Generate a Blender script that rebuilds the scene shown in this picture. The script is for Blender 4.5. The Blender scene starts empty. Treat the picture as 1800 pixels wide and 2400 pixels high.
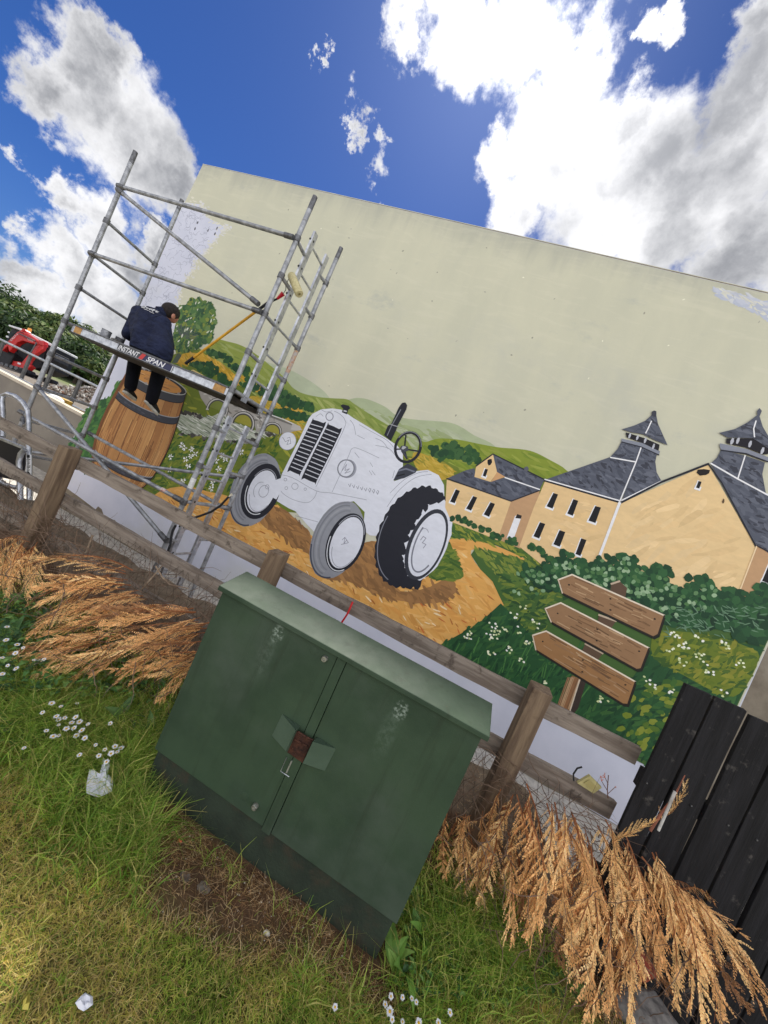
import bpy, bmesh, math, random
import numpy as np
from mathutils import Vector, Matrix
random.seed(7)
RNG = np.random.default_rng(11)
SC = bpy.context.scene
COL = SC.collection

# ------------------------------------------------------------------ camera
FPX, YAW, PITCH, ROLL, EYE = 880.0, math.radians(13.14), math.radians(-1.16), math.radians(23.87), 1.55
FW = Vector((-math.sin(YAW)*math.cos(PITCH), math.cos(YAW)*math.cos(PITCH), math.sin(PITCH)))
_r0 = Vector((math.cos(YAW), math.sin(YAW), 0)); _u0 = _r0.cross(FW)
RT_ = _r0*math.cos(ROLL)+_u0*math.sin(ROLL); UP_ = -_r0*math.sin(ROLL)+_u0*math.cos(ROLL)
EYEP = Vector((0, 0, EYE))
cd = bpy.data.cameras.new("camera"); cam = bpy.data.objects.new("camera", cd); COL.objects.link(cam)
cd.sensor_fit = 'HORIZONTAL'; cd.sensor_width = 36; cd.lens = FPX/1800*36
cd.clip_start = 0.05; cd.clip_end = 3000
cam.matrix_world = Matrix(((RT_.x, UP_.x, -FW.x, 0), (RT_.y, UP_.y, -FW.y, 0), (RT_.z, UP_.z, -FW.z, EYE), (0, 0, 0, 1)))
SC.camera = cam

def ray(x, y): return FW + RT_*((x-900)/FPX) - UP_*((y-1200)/FPX)
# regions of the survey photo: x0, y0, pixel size
REG = dict(D=(0, 0, 1800/1659), R1=(0, 300, 800/1659), R2=(0, 680, 500/1659), R3=(0, 850, 640/1659), R4=(450, 850, 700/1659),
           R5=(1000, 900, 800/1659), R6=(1000, 1250, 800/1659), R7=(380, 850, 340/1600), RT=(380, 680, 320/1659),
           RK=(1600, 900, 200/737), Z5=(240, 680, 260/1659), Q6=(550, 480, 270/1422), RE=(0, 720, 260/1659),
           RL=(0, 900, 220/1352), RH=(600, 1650, 300/1659), RC=(300, 1300, 900/1659), S=(0, 0, 1))
def sr(reg, x, y):
    a = REG[reg]; return (a[0]+x*a[2], a[1]+y*a[2])
def onY(reg, x, y, Y):
    d = ray(*sr(reg, x, y)); return EYEP + d*(Y/d.y)
GZ = -.085            # lawn level
def onZ(reg, x, y, Z):
    d = ray(*sr(reg, x, y)); return EYEP + d*((Z+GZ-EYE)/d.z)

# ------------------------------------------------------------------ sky
SUN_EL, SUN_AZ = math.radians(52.5), math.radians(-24.6)      # azimuth from +Y towards +X
SUND = Vector((math.sin(SUN_AZ)*math.cos(SUN_EL), math.cos(SUN_AZ)*math.cos(SUN_EL), math.sin(SUN_EL)))
W = bpy.data.worlds.new("World"); SC.world = W; W.use_nodes = True
nt = W.node_tree; nt.nodes.clear(); N = nt.nodes; L = nt.links
def nd(t, **k):
    n = N.new(t)
    for a, b in k.items(): setattr(n, a, b)
    return n
def mth(op, a, b=None, c=None, clamp=False):
    n = N.new('ShaderNodeMath'); n.operation = op; n.use_clamp = clamp
    for i, v in enumerate((a, b, c)):
        if v is None: continue
        if isinstance(v, (int, float)): n.inputs[i].default_value = v
        else: L.new(v, n.inputs[i])
    return n.outputs[0]
def vmath(op, a, b=None, sc=None):
    n = N.new('ShaderNodeVectorMath'); n.operation = op
    for i, v in enumerate((a, b)):
        if v is None: continue
        if isinstance(v, (tuple, Vector)): n.inputs[i].default_value = tuple(v)
        else: L.new(v, n.inputs[i])
    if sc is not None: n.inputs['Scale'].default_value = sc
    return n.outputs['Value'] if op in ('DISTANCE', 'DOT_PRODUCT', 'LENGTH') else n.outputs[0]
def mrange(v, a, b, c=0, d=1, smooth=True):
    n = N.new('ShaderNodeMapRange'); n.interpolation_type = 'SMOOTHSTEP' if smooth else 'LINEAR'
    L.new(v, n.inputs[0])
    for i, q in enumerate((a, b, c, d)): n.inputs[i+1].default_value = q
    return n.outputs[0]
def noise(vec, scale, detail=6, rough=.55, dist=0.0, out='Fac'):
    n = N.new('ShaderNodeTexNoise'); L.new(vec, n.inputs['Vector']); n.inputs['Scale'].default_value = scale
    n.inputs['Detail'].default_value = detail; n.inputs['Roughness'].default_value = rough; n.inputs['Distortion'].default_value = dist
    return n.outputs[out]
def mixc(f, a, b):
    n = N.new('ShaderNodeMix'); n.data_type = 'RGBA'
    if isinstance(f, (int, float)): n.inputs[0].default_value = f
    else: L.new(f, n.inputs[0])
    for i, v in ((6, a), (7, b)):
        if isinstance(v, tuple): n.inputs[i].default_value = v
        else: L.new(v, n.inputs[i])
    return n.outputs[2]
sky = nd('ShaderNodeTexSky', sky_type='NISHITA', sun_disc=False)
sky.sun_elevation = SUN_EL; sky.sun_rotation = SUN_AZ; sky.air_density = 1.0; sky.dust_density = .35; sky.ozone_density = 3.0
tc = nd('ShaderNodeTexCoord'); dirv = tc.outputs['Generated']
warp = vmath('SUBTRACT', noise(dirv, 5.5, 9, .62, out='Color'), (.5, .5, .5))
warp2 = vmath('SUBTRACT', noise(dirv, 17, 7, .65, out='Color'), (.5, .5, .5))
dw = vmath('ADD', vmath('ADD', dirv, vmath('SCALE', warp, sc=.22)), vmath('SCALE', warp2, sc=.10))
CLOUDS = [(150,140,95),(100,205,85),(200,215,110),(255,290,115),(315,360,110),(385,400,80),(205,130,75),
 (70,365,36),(125,410,62),(195,470,80),(265,545,85),(335,520,50),(40,500,50),(110,520,80),(165,590,95),(230,670,85),(20,600,80),(95,665,80),(255,740,60),(10,720,70),
 (686,155,20),(742,210,38),(782,240,34),(772,288,24),(832,305,24),(830,372,40),(846,412,24),(738,15,32),
 (890,30,80),(990,40,115),(1120,40,150),(1215,130,130),(1180,240,130),(1075,335,75),(1110,440,95),(1230,340,150),(1335,255,85),(1300,450,170),(1420,330,150),(1440,490,170),(1560,400,190),(1625,200,125),(1640,60,90),(1600,560,140),(1400,15,60)]
fld = None
for (x, y, r) in CLOUDS:
    d0 = ray(*sr('D', x, y)).normalized()
    e = (d0-ray(*sr('D', x+r, y)).normalized()).length*.5+(d0-ray(*sr('D', x, y+r)).normalized()).length*.5
    v = mrange(vmath('DISTANCE', dw, d0), 0, e*1.38, 1 if r > 45 else .8, 0, False)
    fld = v if fld is None else mth('MAXIMUM', fld, v)
# beyond the frame broken cloud carries on, made brighter than in view for fill light
outside = mrange(vmath('DOT_PRODUCT', dirv, tuple(FW)), .34, .48, 1, 0)
elev = N.new('ShaderNodeSeparateXYZ'); L.new(dirv, elev.inputs[0])
gen = mth('MULTIPLY', mrange(noise(dirv, 2.3, 8, .58), .38, .60, 0, 1), outside)
fld = mth('MAXIMUM', fld, gen)
fine = noise(dirv, 13, 8, .62)
dens = mth('ADD', fld, mth('MULTIPLY', mth('SUBTRACT', fine, .5), .35))
cmask = mth('POWER', mrange(dens, .20, .56), 1.15)
sdot = vmath('DOT_PRODUCT', dirv, tuple(SUND))
sv = vmath('ADD', dirv, vmath('SCALE', warp, sc=.10))
shade_n = noise(sv, 4.6, 8, .52)
shade_s = noise(vmath('ADD', sv, tuple(SUND*.075)), 4.6, 8, .52)      # the same billows a step nearer the sun
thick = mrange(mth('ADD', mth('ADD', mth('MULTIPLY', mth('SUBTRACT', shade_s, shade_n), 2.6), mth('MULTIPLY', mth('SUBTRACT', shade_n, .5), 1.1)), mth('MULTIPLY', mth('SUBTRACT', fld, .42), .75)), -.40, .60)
thick = mth('MULTIPLY', mth('MULTIPLY', thick, mrange(sdot, .0, .5, .35, 1.0)), mth('SUBTRACT', 1, mth('MULTIPLY', mth('POWER', mth('MAXIMUM', sdot, 0), 45), .9)))  # unseen clouds away from the sun kept whiter, adding fill light
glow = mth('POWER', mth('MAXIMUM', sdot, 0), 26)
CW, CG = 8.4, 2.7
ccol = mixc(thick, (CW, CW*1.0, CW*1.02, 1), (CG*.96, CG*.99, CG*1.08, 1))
# clouds near the sun glow; those behind the camera brightened to fill the shaded wall
cloud_gain = mth('ADD', mth('ADD', 1.0, mth('MULTIPLY', glow, .75)), mrange(sdot, .55, -.15, 0, 1.6))
gl = N.new('ShaderNodeVectorMath'); gl.operation = 'SCALE'; L.new(ccol, gl.inputs[0]); L.new(cloud_gain, gl.inputs['Scale'])
hs = nd('ShaderNodeHueSaturation'); hs.inputs['Saturation'].default_value = 1.22; hs.inputs['Value'].default_value = .46; L.new(sky.outputs[0], hs.inputs['Color'])
blue = vmath('MULTIPLY', hs.outputs[0], (.66, .88, 1.42))
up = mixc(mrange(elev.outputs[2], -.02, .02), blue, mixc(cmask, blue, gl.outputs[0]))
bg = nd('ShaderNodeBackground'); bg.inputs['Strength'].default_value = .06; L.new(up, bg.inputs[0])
wo = nd('ShaderNodeOutputWorld'); L.new(bg.outputs[0], wo.inputs[0])

# ------------------------------------------------------------------ sun and exposure
sd = bpy.data.lights.new("sun", 'SUN'); sd.energy = 3.4; sd.angle = math.radians(2); sd.color = (1, .95, .87)
so = bpy.data.objects.new("sun", sd); COL.objects.link(so); so.location = SUND*40
so.rotation_euler = SUND.to_track_quat('Z', 'Y').to_euler()
SC.view_settings.view_transform = 'Standard'; SC.view_settings.look = 'None'; SC.view_settings.exposure = 1.06; SC.view_settings.gamma = 1
SC.view_settings.use_curve_mapping = False
SC.render.engine = 'CYCLES'
try:
    SC.cycles.use_denoising = True; SC.cycles.max_bounces = 6; SC.cycles.transparent_max_bounces = 8; SC.cycles.sample_clamp_indirect = 4
except Exception: pass

# ------------------------------------------------------------------ helpers
def lin(r, g, b, k=1.0):
    f = lambda c: (c/255/12.92 if c/255 <= .04045 else ((c/255+.055)/1.055)**2.4)*k
    return (min(f(r), .9), min(f(g), .9), min(f(b), .9), 1)

class MB:
    def __init__(s): s.v = []; s.f = []; s.c = []; s.m = []
    def face(s, idx, col=None, mi=0): s.f.append(tuple(idx)); s.c.append(col); s.m.append(mi)
    def add(s, vs, fs, col=None, mi=0):
        n = len(s.v); s.v += [tuple(p) for p in vs]
        for f in fs: s.face([n+i for i in f], col, mi)
        return s
    def hexa(s, p, col=None, mi=0):   # 8 points: bottom 4, top 4
        return s.add(p, [(3,2,1,0),(4,5,6,7),(0,1,5,4),(1,2,6,5),(2,3,7,6),(3,0,4,7)], col, mi)
    def box(s, lo, hi, col=None, mi=0, M=None):
        (a,b,c),(d,e,f) = lo, hi
        p = [(a,b,c),(d,b,c),(d,e,c),(a,e,c),(a,b,f),(d,b,f),(d,e,f),(a,e,f)]
        if M is not None: p = [tuple(M @ Vector(q)) for q in p]
        return s.hexa(p, col, mi)
    def beam(s, a, b, w, h, up=(0,0,1), col=None, mi=0):
        a, b = Vector(a), Vector(b); d = (b-a).normalized(); u = Vector(up); x = d.cross(u).normalized(); u = x.cross(d)
        p = [a-x*w/2-u*h/2, a+x*w/2-u*h/2, a+x*w/2+u*h/2, a-x*w/2+u*h/2]; q = [k+(b-a) for k in p]
        return s.add(p+q, [(3,2,1,0),(4,5,6,7),(0,1,5,4),(1,2,6,5),(2,3,7,6),(3,0,4,7)], col, mi)
    def tube(s, a, b, r, n=10, r2=None, col=None, mi=0, caps=True): return s.path([a, b], [r, r if r2 is None else r2], n, col, mi, caps)
    def path(s, pts, r, n=8, col=None, mi=0, caps=True):
        pts = [Vector(p) for p in pts]; k = len(pts)
        if isinstance(r, (int, float)): r = [r]*k
        base = len(s.v); prev = None
        for i, p in enumerate(pts):
            t = (pts[min(i+1, k-1)]-pts[max(i-1, 0)]).normalized()
            if prev is None:
                ref = Vector((0,0,1)) if abs(t.z) < .9 else Vector((1,0,0)); x = t.cross(ref).normalized()
            else:
                x = (prev - t*prev.dot(t)); x = x.normalized() if x.length > 1e-6 else t.orthogonal().normalized()
            prev = x; y = t.cross(x)
            for j in range(n):
                a = 2*math.pi*j/n; s.v.append(tuple(p+(x*math.cos(a)+y*math.sin(a))*r[i]))
        for i in range(k-1):
            for j in range(n):
                a = base+i*n+j; b = base+i*n+(j+1) % n; s.face((a, b, b+n, a+n), col, mi)
        if caps:
            s.face(tuple(base+j for j in range(n))[::-1], col, mi); s.face(tuple(base+(k-1)*n+j for j in range(n)), col, mi)
        return s
    def lathe(s, prof, n=16, M=Matrix(), col=None, mi=0):
        b = len(s.v)
        for (r, z) in prof:
            for j in range(n):
                a = 2*math.pi*j/n; s.v.append(tuple(M @ Vector((r*math.cos(a), r*math.sin(a), z))))
        for i in range(len(prof)-1):
            for j in range(n):
                a = b+i*n+j; c = b+i*n+(j+1) % n; s.face((a, c, c+n, a+n), col, mi)
        s.face(tuple(b+j for j in range(n))[::-1], col, mi); s.face(tuple(b+(len(prof)-1)*n+j for j in range(n)), col, mi)
        return s
    def prism(s, pts, off, col=None, mi=0):
        off = Vector(off); p = [Vector(q) for q in pts]; n = len(p); b = len(s.v)
        s.v += [tuple(q) for q in p]+[tuple(q+off) for q in p]
        s.face(tuple(b+i for i in range(n))[::-1], col, mi); s.face(tuple(b+n+i for i in range(n)), col, mi)
        for i in range(n): j = (i+1) % n; s.face((b+i, b+j, b+n+j, b+n+i), col, mi)
        return s
    def ell(s, c, r, n=12, m=8, col=None, mi=0, M=None):
        c = Vector(c); b = len(s.v); R = M if M is not None else Matrix.Identity(3)
        for i in range(m+1):
            t = math.pi*i/m
            for j in range(n):
                a = 2*math.pi*j/n
                s.v.append(tuple(c+R @ Vector((r[0]*math.sin(t)*math.cos(a), r[1]*math.sin(t)*math.sin(a), r[2]*math.cos(t)))))
        for i in range(m):
            for j in range(n):
                a = b+i*n+j; q = b+i*n+(j+1) % n; s.face((a, a+n, q+n, q), col, mi)
        return s
    def mesh(s, name, mats, off=Vector((0,0,0)), smooth=False, fix=True):
        me = bpy.data.meshes.new(name)
        v = [(p[0]-off[0], p[1]-off[1], p[2]-off[2]) for p in s.v]
        me.from_pydata(v, [], s.f)
        for m in (mats if isinstance(mats, (list, tuple)) else [mats]): me.materials.append(m)
        if any(s.m): me.polygons.foreach_set('material_index', s.m)
        if any(c is not None for c in s.c):
            at = me.color_attributes.new('Col', 'FLOAT_COLOR', 'CORNER'); buf = []
            for f, c in zip(s.f, s.c): buf += list(c or (1,1,1,1))*len(f)
            at.data.foreach_set('color', buf)
        if fix:
            bm = bmesh.new(); bm.from_mesh(me); bmesh.ops.recalc_face_normals(bm, faces=bm.faces); bm.to_mesh(me); bm.free()
        if smooth:
            me.polygons.foreach_set('use_smooth', [True]*len(me.polygons))
            try: me.set_sharp_from_angle(angle=math.radians(42))
            except Exception: pass
        return me
    def build(s, name, mats, parent=None, smooth=False, bevel=0, fix=True):
        off = wloc(parent)
        o = bpy.data.objects.new(name, s.mesh(name, mats, off, smooth, fix)); COL.objects.link(o); o.parent = parent
        if bevel:
            m = o.modifiers.new('bevel', 'BEVEL'); m.width = bevel; m.segments = 2; m.limit_method = 'ANGLE'; m.angle_limit = math.radians(40)
        return o
def wloc(p):
    t = Vector((0,0,0))
    while p is not None: t += p.location; p = p.parent
    return t
def tag(o, label=None, cat=None, group=None, kind=None):
    if label: o['label'] = label
    if cat: o['category'] = cat
    if group: o['group'] = group
    if kind: o['kind'] = kind
    return o
def thing(name, loc, label, cat, group=None):
    o = bpy.data.objects.new(name, None); COL.objects.link(o); o.location = loc; o.empty_display_size = .1
    return tag(o, label, cat, group)
def link(name, me, parent=None, loc=None, M=None):
    o = bpy.data.objects.new(name, me); COL.objects.link(o); o.parent = parent
    if loc is not None: o.location = loc
    if M is not None: o.matrix_basis = M
    return o

# ------------------------------------------------------------------ materials
def mk(name, c1, c2=None, scale=12, rough=.7, metal=0, bump=0, bscale=None, stretch=(1,1,1), c3=None, s3=3, lo=.35, hi=.65, lo3=.5, hi3=.7, attr=False, spec=.4, bdist=.01, trans=0, rvar=0, coat=0):
    global N, L
    m = bpy.data.materials.new(name); m.use_nodes = True; t = m.node_tree; N = t.nodes; L = t.links
    b = N['Principled BSDF']; tcn = nd('ShaderNodeTexCoord'); mp = nd('ShaderNodeMapping'); L.new(tcn.outputs['Object'], mp.inputs[0]); mp.inputs['Scale'].default_value = stretch
    vec = mp.outputs[0]
    if attr:
        a = nd('ShaderNodeAttribute', attribute_name='Col'); col = a.outputs['Color']
    else:
        col = nd('ShaderNodeRGB').outputs[0]; col.default_value = c1
    if c2 is not None and not attr: col = mixc(mrange(noise(vec, scale, 6, .6), lo, hi), col, c2)
    if attr and c2 is not None:   # c2 = (low, high) value modulation
        sc = N.new('ShaderNodeVectorMath'); sc.operation = 'SCALE'; L.new(col, sc.inputs[0]); L.new(mrange(noise(vec, scale, 6, .62, .6), .3, .7, c2[0], c2[1], False), sc.inputs['Scale']); col = sc.outputs[0]
    if c3 is not None: col = mixc(mrange(noise(tcn.outputs['Object'], s3, 7, .62), lo3, hi3), col, c3)
    L.new(col, b.inputs['Base Color']); b.inputs['Roughness'].default_value = rough; b.inputs['Metallic'].default_value = metal
    b.inputs['Specular IOR Level'].default_value = spec
    if rvar: L.new(mrange(noise(vec, scale*1.7, 5, .6), .3, .7, max(rough-rvar, .05), min(rough+rvar, 1), False), b.inputs['Roughness'])
    if trans:
        tl = nd('ShaderNodeBsdfTranslucent'); L.new(col, tl.inputs[0]); mx = nd('ShaderNodeMixShader'); mx.inputs[0].default_value = trans
        L.new(b.outputs[0], mx.inputs[1]); L.new(tl.outputs[0], mx.inputs[2]); L.new(mx.outputs[0], N['Material Output'].inputs[0])
    if bump:
        bn = nd('ShaderNodeBump'); bn.inputs['Strength'].default_value = bump; bn.inputs['Distance'].default_value = bdist
        L.new(noise(vec, bscale or scale*3, 7, .6), bn.inputs['Height']); L.new(bn.outputs[0], b.inputs['Normal'])
    m['nodes'] = 1
    return m
# ------------------------------------------------------------------ material palette
M = {}
M['ground'] = mk('ground_soil', None, (.62, 1.3), 9, .95, attr=True, bump=.8, bscale=45, bdist=.02)
M['render_bare'] = mk('bare_render', lin(138,128,112), lin(116,106,92), 4, .92, bump=.25, bscale=60, c3=lin(150,142,128), s3=1.3)
M['mural'] = mk('mural_paint', None, (.93, 1.06), 7, .62, attr=True, bump=.12, bscale=45, bdist=.004, stretch=(1,1,2.2), spec=.25)
M['primer'] = mk('wall_primer', lin(212,214,228), lin(203,206,221), 2.2, .75, bump=.15, bscale=50, c3=lin(204,206,212), s3=.9, bdist=.004, spec=.25)
def skypaint():
    m = mk('cream_paint', lin(208,206,182), lin(200,199,177), 1.4, .7, bump=.3, bscale=26, c3=lin(190,191,178), s3=.8, lo3=.5, hi3=.85, bdist=.006, spec=.2, stretch=(1,1,.35))
    global N, L
    N = m.node_tree.nodes; L = m.node_tree.links; b = N['Principled BSDF']; col = b.inputs['Base Color'].links[0].from_socket
    pos = nd('ShaderNodeNewGeometry').outputs['Position']; sp = nd('ShaderNodeSeparateXYZ'); L.new(pos, sp.inputs[0])
    # rain grime under the top edge, trowel sweeps and rubbed grey smudges
    gr = mth('ADD', sp.outputs[2], mth('ADD', mth('MULTIPLY', sp.outputs[0], -.0107), mth('MULTIPLY', noise(vmath('MULTIPLY', pos, (3.2, 1, .5)), 1.0, 7, .65), -.9)))
    col = mixc(mth('MULTIPLY', mrange(gr, 4.45, 4.95), .55), col, lin(158,160,152))
    col = mixc(mth('MULTIPLY', mrange(noise(vmath('MULTIPLY', pos, (.9, 1, 1.5)), 1.3, 8, .7), .57, .72), .5), col, lin(170,174,168))
    col = mixc(mth('MULTIPLY', mrange(noise(vmath('MULTIPLY', pos, (1.6, 1, 9)), 1.2, 5, .6, 1.2), .5, .68), .22), col, lin(222,218,196))
    col = mixc(mth('MULTIPLY', mrange(noise(pos, 24, 6, .75), .66, .74), .35), col, lin(164,163,148))
    L.new(col, b.inputs['Base Color']); return m
M['skypaint'] = skypaint()
M['galv'] = mk('scaffold_tube_metal', lin(172,174,178), lin(132,134,138), 14, .45, .45, bump=.1, bscale=60, c3=lin(112,110,108), s3=22, lo3=.56, hi3=.72, rvar=.12)
M['clamp'] = mk('clamp_metal', lin(120,121,124), lin(92,92,94), 30, .5, .7, bump=.2, bscale=80)
M['alu'] = mk('ladder_aluminium', lin(200,202,206), lin(160,162,168), 16, .38, .8, c3=lin(140,138,132), s3=30, lo3=.6, hi3=.75, rvar=.1)
M['dark'] = mk('dark_rubber', lin(38,38,42), lin(26,26,28), 20, .7)
M['rail'] = mk('weathered_rail_wood', lin(146,134,122), lin(112,100,90), 7, .9, bump=.5, bscale=20, stretch=(.5,4,5), c3=lin(84,74,66), s3=13, lo3=.55, hi3=.7)
M['post'] = mk('fence_post_wood', lin(132,112,90), lin(100,82,66), 6, .88, bump=.5, bscale=18, stretch=(5,5,.5), c3=lin(78,60,46), s3=8, lo3=.55, hi3=.72)
M['blackwood'] = mk('black_stained_wood', lin(34,33,36), lin(22,21,23), 6, .82, bump=.6, bscale=22, stretch=(5,5,.4), c3=lin(88,84,80), s3=16, lo3=.60, hi3=.76, spec=.3)
M['wire'] = mk('netting_wire', lin(96,88,80), lin(70,58,48), 40, .6, .5)

# ------------------------------------------------------------------ ground: one sheet to the horizon
def hnoise(x, y):
    return .5*math.sin(x*3.1+1.3*math.sin(y*2.3))*math.cos(y*2.7+.8*math.sin(x*1.9))+.3*math.sin(x*7.3+y*5.1)+.2*math.sin(x*13.7-y*11.3)
def sstep(a, b, t):
    t = max(0, min(1, (t-a)/(b-a))); return t*t*(3-2*t)
def gh(x, y):
    z = .012*hnoise(x, y)
    bank = sstep(1.75, 2.45, y)*(.30 if x < .9 else .30-.28*sstep(.9, 1.3, x))
    bank *= 1-sstep(2.6, 3.3, y)
    yard = -.55*sstep(2.5, 3.4, y)*(1-sstep(5.62, 5.70, y))
    far = .1*sstep(5.62, 5.70, y)
    return GZ*(1-sstep(2.3, 2.7, y))+z*(1 if y < 6 else 3)+bank*(1+.18*hnoise(x*1.7, y*2))+yard+far
def axis(dense_lo, dense_hi, step, far, grow=1.35):
    a = list(np.arange(dense_lo, dense_hi+1e-6, step)); d = step
    while a[-1] < far: d *= grow; a.append(a[-1]+d)
    d = step
    while a[0] > -far: d *= grow; a.insert(0, a[0]-d)
    return a
gx, gy = axis(-3.6, 2.6, .05, 900), axis(.3, 6.0, .05, 900)
me = bpy.data.meshes.new('ground'); nx, ny = len(gx), len(gy)
gv = [(x, y, gh(x, y)) for y in gy for x in gx]
gf = [(j*nx+i, j*nx+i+1, (j+1)*nx+i+1, (j+1)*nx+i) for j in range(ny-1) for i in range(nx-1)]
me.from_pydata(gv, [], gf); me.materials.append(M['ground'])
DIRT = [(onZ('D', *p, 0).x, onZ('D', *p, 0).y, r) for p, r in (((400,1830),.13),((430,1880),.17),((520,1930),.17),((620,1960),.15),((740,2010),.14),((370,1780),.09),((820,2080),.12),((560,1870),.10),((680,1960),.10),((200,1710),.07),((1000,1870),.2),((1250,2080),.18),((1150,1990),.2))]
def dirt(x, y):
    return max([0]+[max(0, 1-math.hypot(x-a, y-b)/(r*1.5)) for a, b, r in DIRT])
at = me.color_attributes.new('Col', 'FLOAT_COLOR', 'POINT'); buf = []
for (x, y, z) in gv:
    soil = np.array(lin(98,74,54)[:3]); moss = np.array(lin(104,104,54)[:3]); straw = np.array(lin(130,112,74)[:3]); mud = np.array(lin(128,112,94)[:3]); grit = np.array(lin(196,190,180)[:3]); green = np.array(lin(92,104,52)[:3])
    c = moss*.6+straw*.4*sstep(-.2, .6, hnoise(x*.8, y*.8)+.3) if y < 1.95 else soil
    if y < 1.95: c = c*(1-min(1, 1.6*dirt(x, y)))+soil*min(1, 1.6*dirt(x, y))
    if y > 2.2: c = mud*(1-sstep(3.2, 3.8, y))+grit*sstep(3.2, 3.8, y)  # yard coloured pale to bounce more light onto the wall foot
    if y > 5.65: c = np.array(lin(112,104,94)[:3])*(1-sstep(18, 24, y))+green*sstep(18, 24, y)
    if y < -.5: c = c*(1-sstep(.5, 2, -y))+np.array(lin(150,146,138)[:3])*sstep(.5, 2, -y)  # unseen ground behind the camera made pale, added as bounce for the wall
    buf += [*c, 1]
at.data.foreach_set('color', buf)
me.polygons.foreach_set('use_smooth', [True]*len(me.polygons))
g = link('ground', me); tag(g, kind='structure')

# ------------------------------------------------------------------ the mural wall
YW = 4.6
wallT = thing('mural_building', (-6.2, YW, -.8), 'tall rendered gable wall carrying a half-finished countryside mural', 'wall')
mb = MB(); mb.hexa([(-6.22,YW,-.85),(4.8,YW,-.85),(4.8,9.5,-.85),(-6.22,9.5,-.85),(-5.88,YW,5.175),(4.8,YW,5.29),(4.8,9.5,5.29),(-5.88,9.5,5.175)])
mb.build('wall', M['render_bare'], wallT)
mb = MB(); mb.hexa([(-5.895,YW+.002,5.178),(4.81,YW+.002,5.293),(4.81,YW+.3,5.293),(-5.895,YW+.3,5.178),(-5.893,YW+.002,5.186),(4.81,YW+.002,5.301),(4.81,YW+.3,5.301),(-5.893,YW+.3,5.186)])
mb.build('coping', mk('coping_flashing', lin(206,204,186), lin(188,188,174), 4, .7), wallT)

CELL = .05; GRID = {}
def lvl(pts):
    xs = [p[0] for p in pts]; zs = [p[1] for p in pts]
    a, b, c, d = int(math.floor(min(xs)/CELL)), int(math.floor(max(xs)/CELL)), int(math.floor(min(zs)/CELL)), int(math.floor(max(zs)/CELL))
    keys = [(i, j) for i in range(a, b+1) for j in range(c, d+1)]
    l = max(GRID.get(k, 0) for k in keys)+1
    for k in keys: GRID[k] = l
    return l
MAXL = [0]
class Part:
    def __init__(s, name): s.name = name; s.mb = MB()
    def poly(s, pts, col):
        if len(pts) < 3: return s
        l = lvl(pts); MAXL[0] = max(MAXL[0], l)
        y = YW-.0008-.00002*l; n = len(s.mb.v)
        s.mb.v += [(p[0], y, p[1]) for p in pts]; s.mb.face(range(n, n+len(pts)), col); return s
    def line(s, pts, w, col, taper=False):
        for k in range(len(pts)-1):
            a, b = pts[k], pts[k+1]; dx, dz = b[0]-a[0], b[1]-a[1]; d = math.hypot(dx, dz) or 1
            nx_, nz_ = -dz/d*w/2, dx/d*w/2; ex, ez = dx/d*w*.3, dz/d*w*.3
            s.poly([(a[0]-nx_-ex, a[1]-nz_-ez), (b[0]-nx_+ex, b[1]-nz_+ez), (b[0]+nx_+ex, b[1]+nz_+ez), (a[0]+nx_-ex, a[1]+nz_-ez)], col)
        return s
    def dab(s, x, z, l, w, ang, col, n=7, jag=.25, clip=None):
        pts = []; c, sn = math.cos(ang), math.sin(ang)
        for k in range(n):
            t = 2*math.pi*k/n; r = 1+random.uniform(-jag, jag); u, v = l/2*math.cos(t)*r, w/2*math.sin(t)*r
            pts.append((x+u*c-v*sn, z+u*sn+v*c))
        if clip is not None and not all(inside(a, b_, clip) for a, b_ in pts): return False
        s.poly(pts, col); return True
    def dabs(s, area, n, l, w, pal, ang=0, da=.5, jag=.25, clip=False):
        xs = [p[0] for p in area]; zs = [p[1] for p in area]; k = 0; t = 0
        while k < n and t < n*12:
            t += 1; x, z = random.uniform(min(xs), max(xs)), random.uniform(min(zs), max(zs))
            if not inside(x, z, area): continue
            f = random.uniform(.6, 1.35); k += bool(s.dab(x, z, l*f, w*f, ang+random.uniform(-da, da), vary(random.choice(pal)), jag=jag, clip=area if clip else None))
        return s
    def done(s, parent=wallT, mat=None):
        o = s.mb.build(s.name, mat or M['mural'], parent, fix=False)
        if s.name in ('sky_scuff', 'pencil_sketch', 'painted_hedgerows', 'painted_meadow_flowers'): o['kind'] = 'stuff'
        return o
def vary(c, a=.08):
    k = 1+random.uniform(-a, a); return (c[0]*k, c[1]*k, c[2]*k, 1)
def inside(x, z, P):
    r = False; n = len(P); j = n-1
    for i in range(n):
        a, b = P[i], P[j]
        if (a[1] > z) != (b[1] > z) and x < (b[0]-a[0])*(z-a[1])/(b[1]-a[1]+1e-12)+a[0]: r = not r
        j = i
    return r
def P(reg, pts): return [(q.x, q.z) for q in (onY(reg, x, y, YW) for x, y in pts)]
def sm(pts, k=4, closed=True):
    n = len(pts); out = []
    for i in range(n if closed else n-1):
        g = (lambda j: pts[j % n]) if closed else (lambda j: pts[max(0, min(n-1, j))])
        p0, p1, p2, p3 = g(i-1), g(i), g(i+1), g(i+2)
        for t in (q/k for q in range(k)):
            out.append(tuple(.5*((2*p1[a])+(p2[a]-p0[a])*t+(2*p0[a]-5*p1[a]+4*p2[a]-p3[a])*t*t+(3*p1[a]-p0[a]-3*p2[a]+p3[a])*t**3) for a in (0, 1)))
    if not closed: out.append(pts[-1])
    return out
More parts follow.
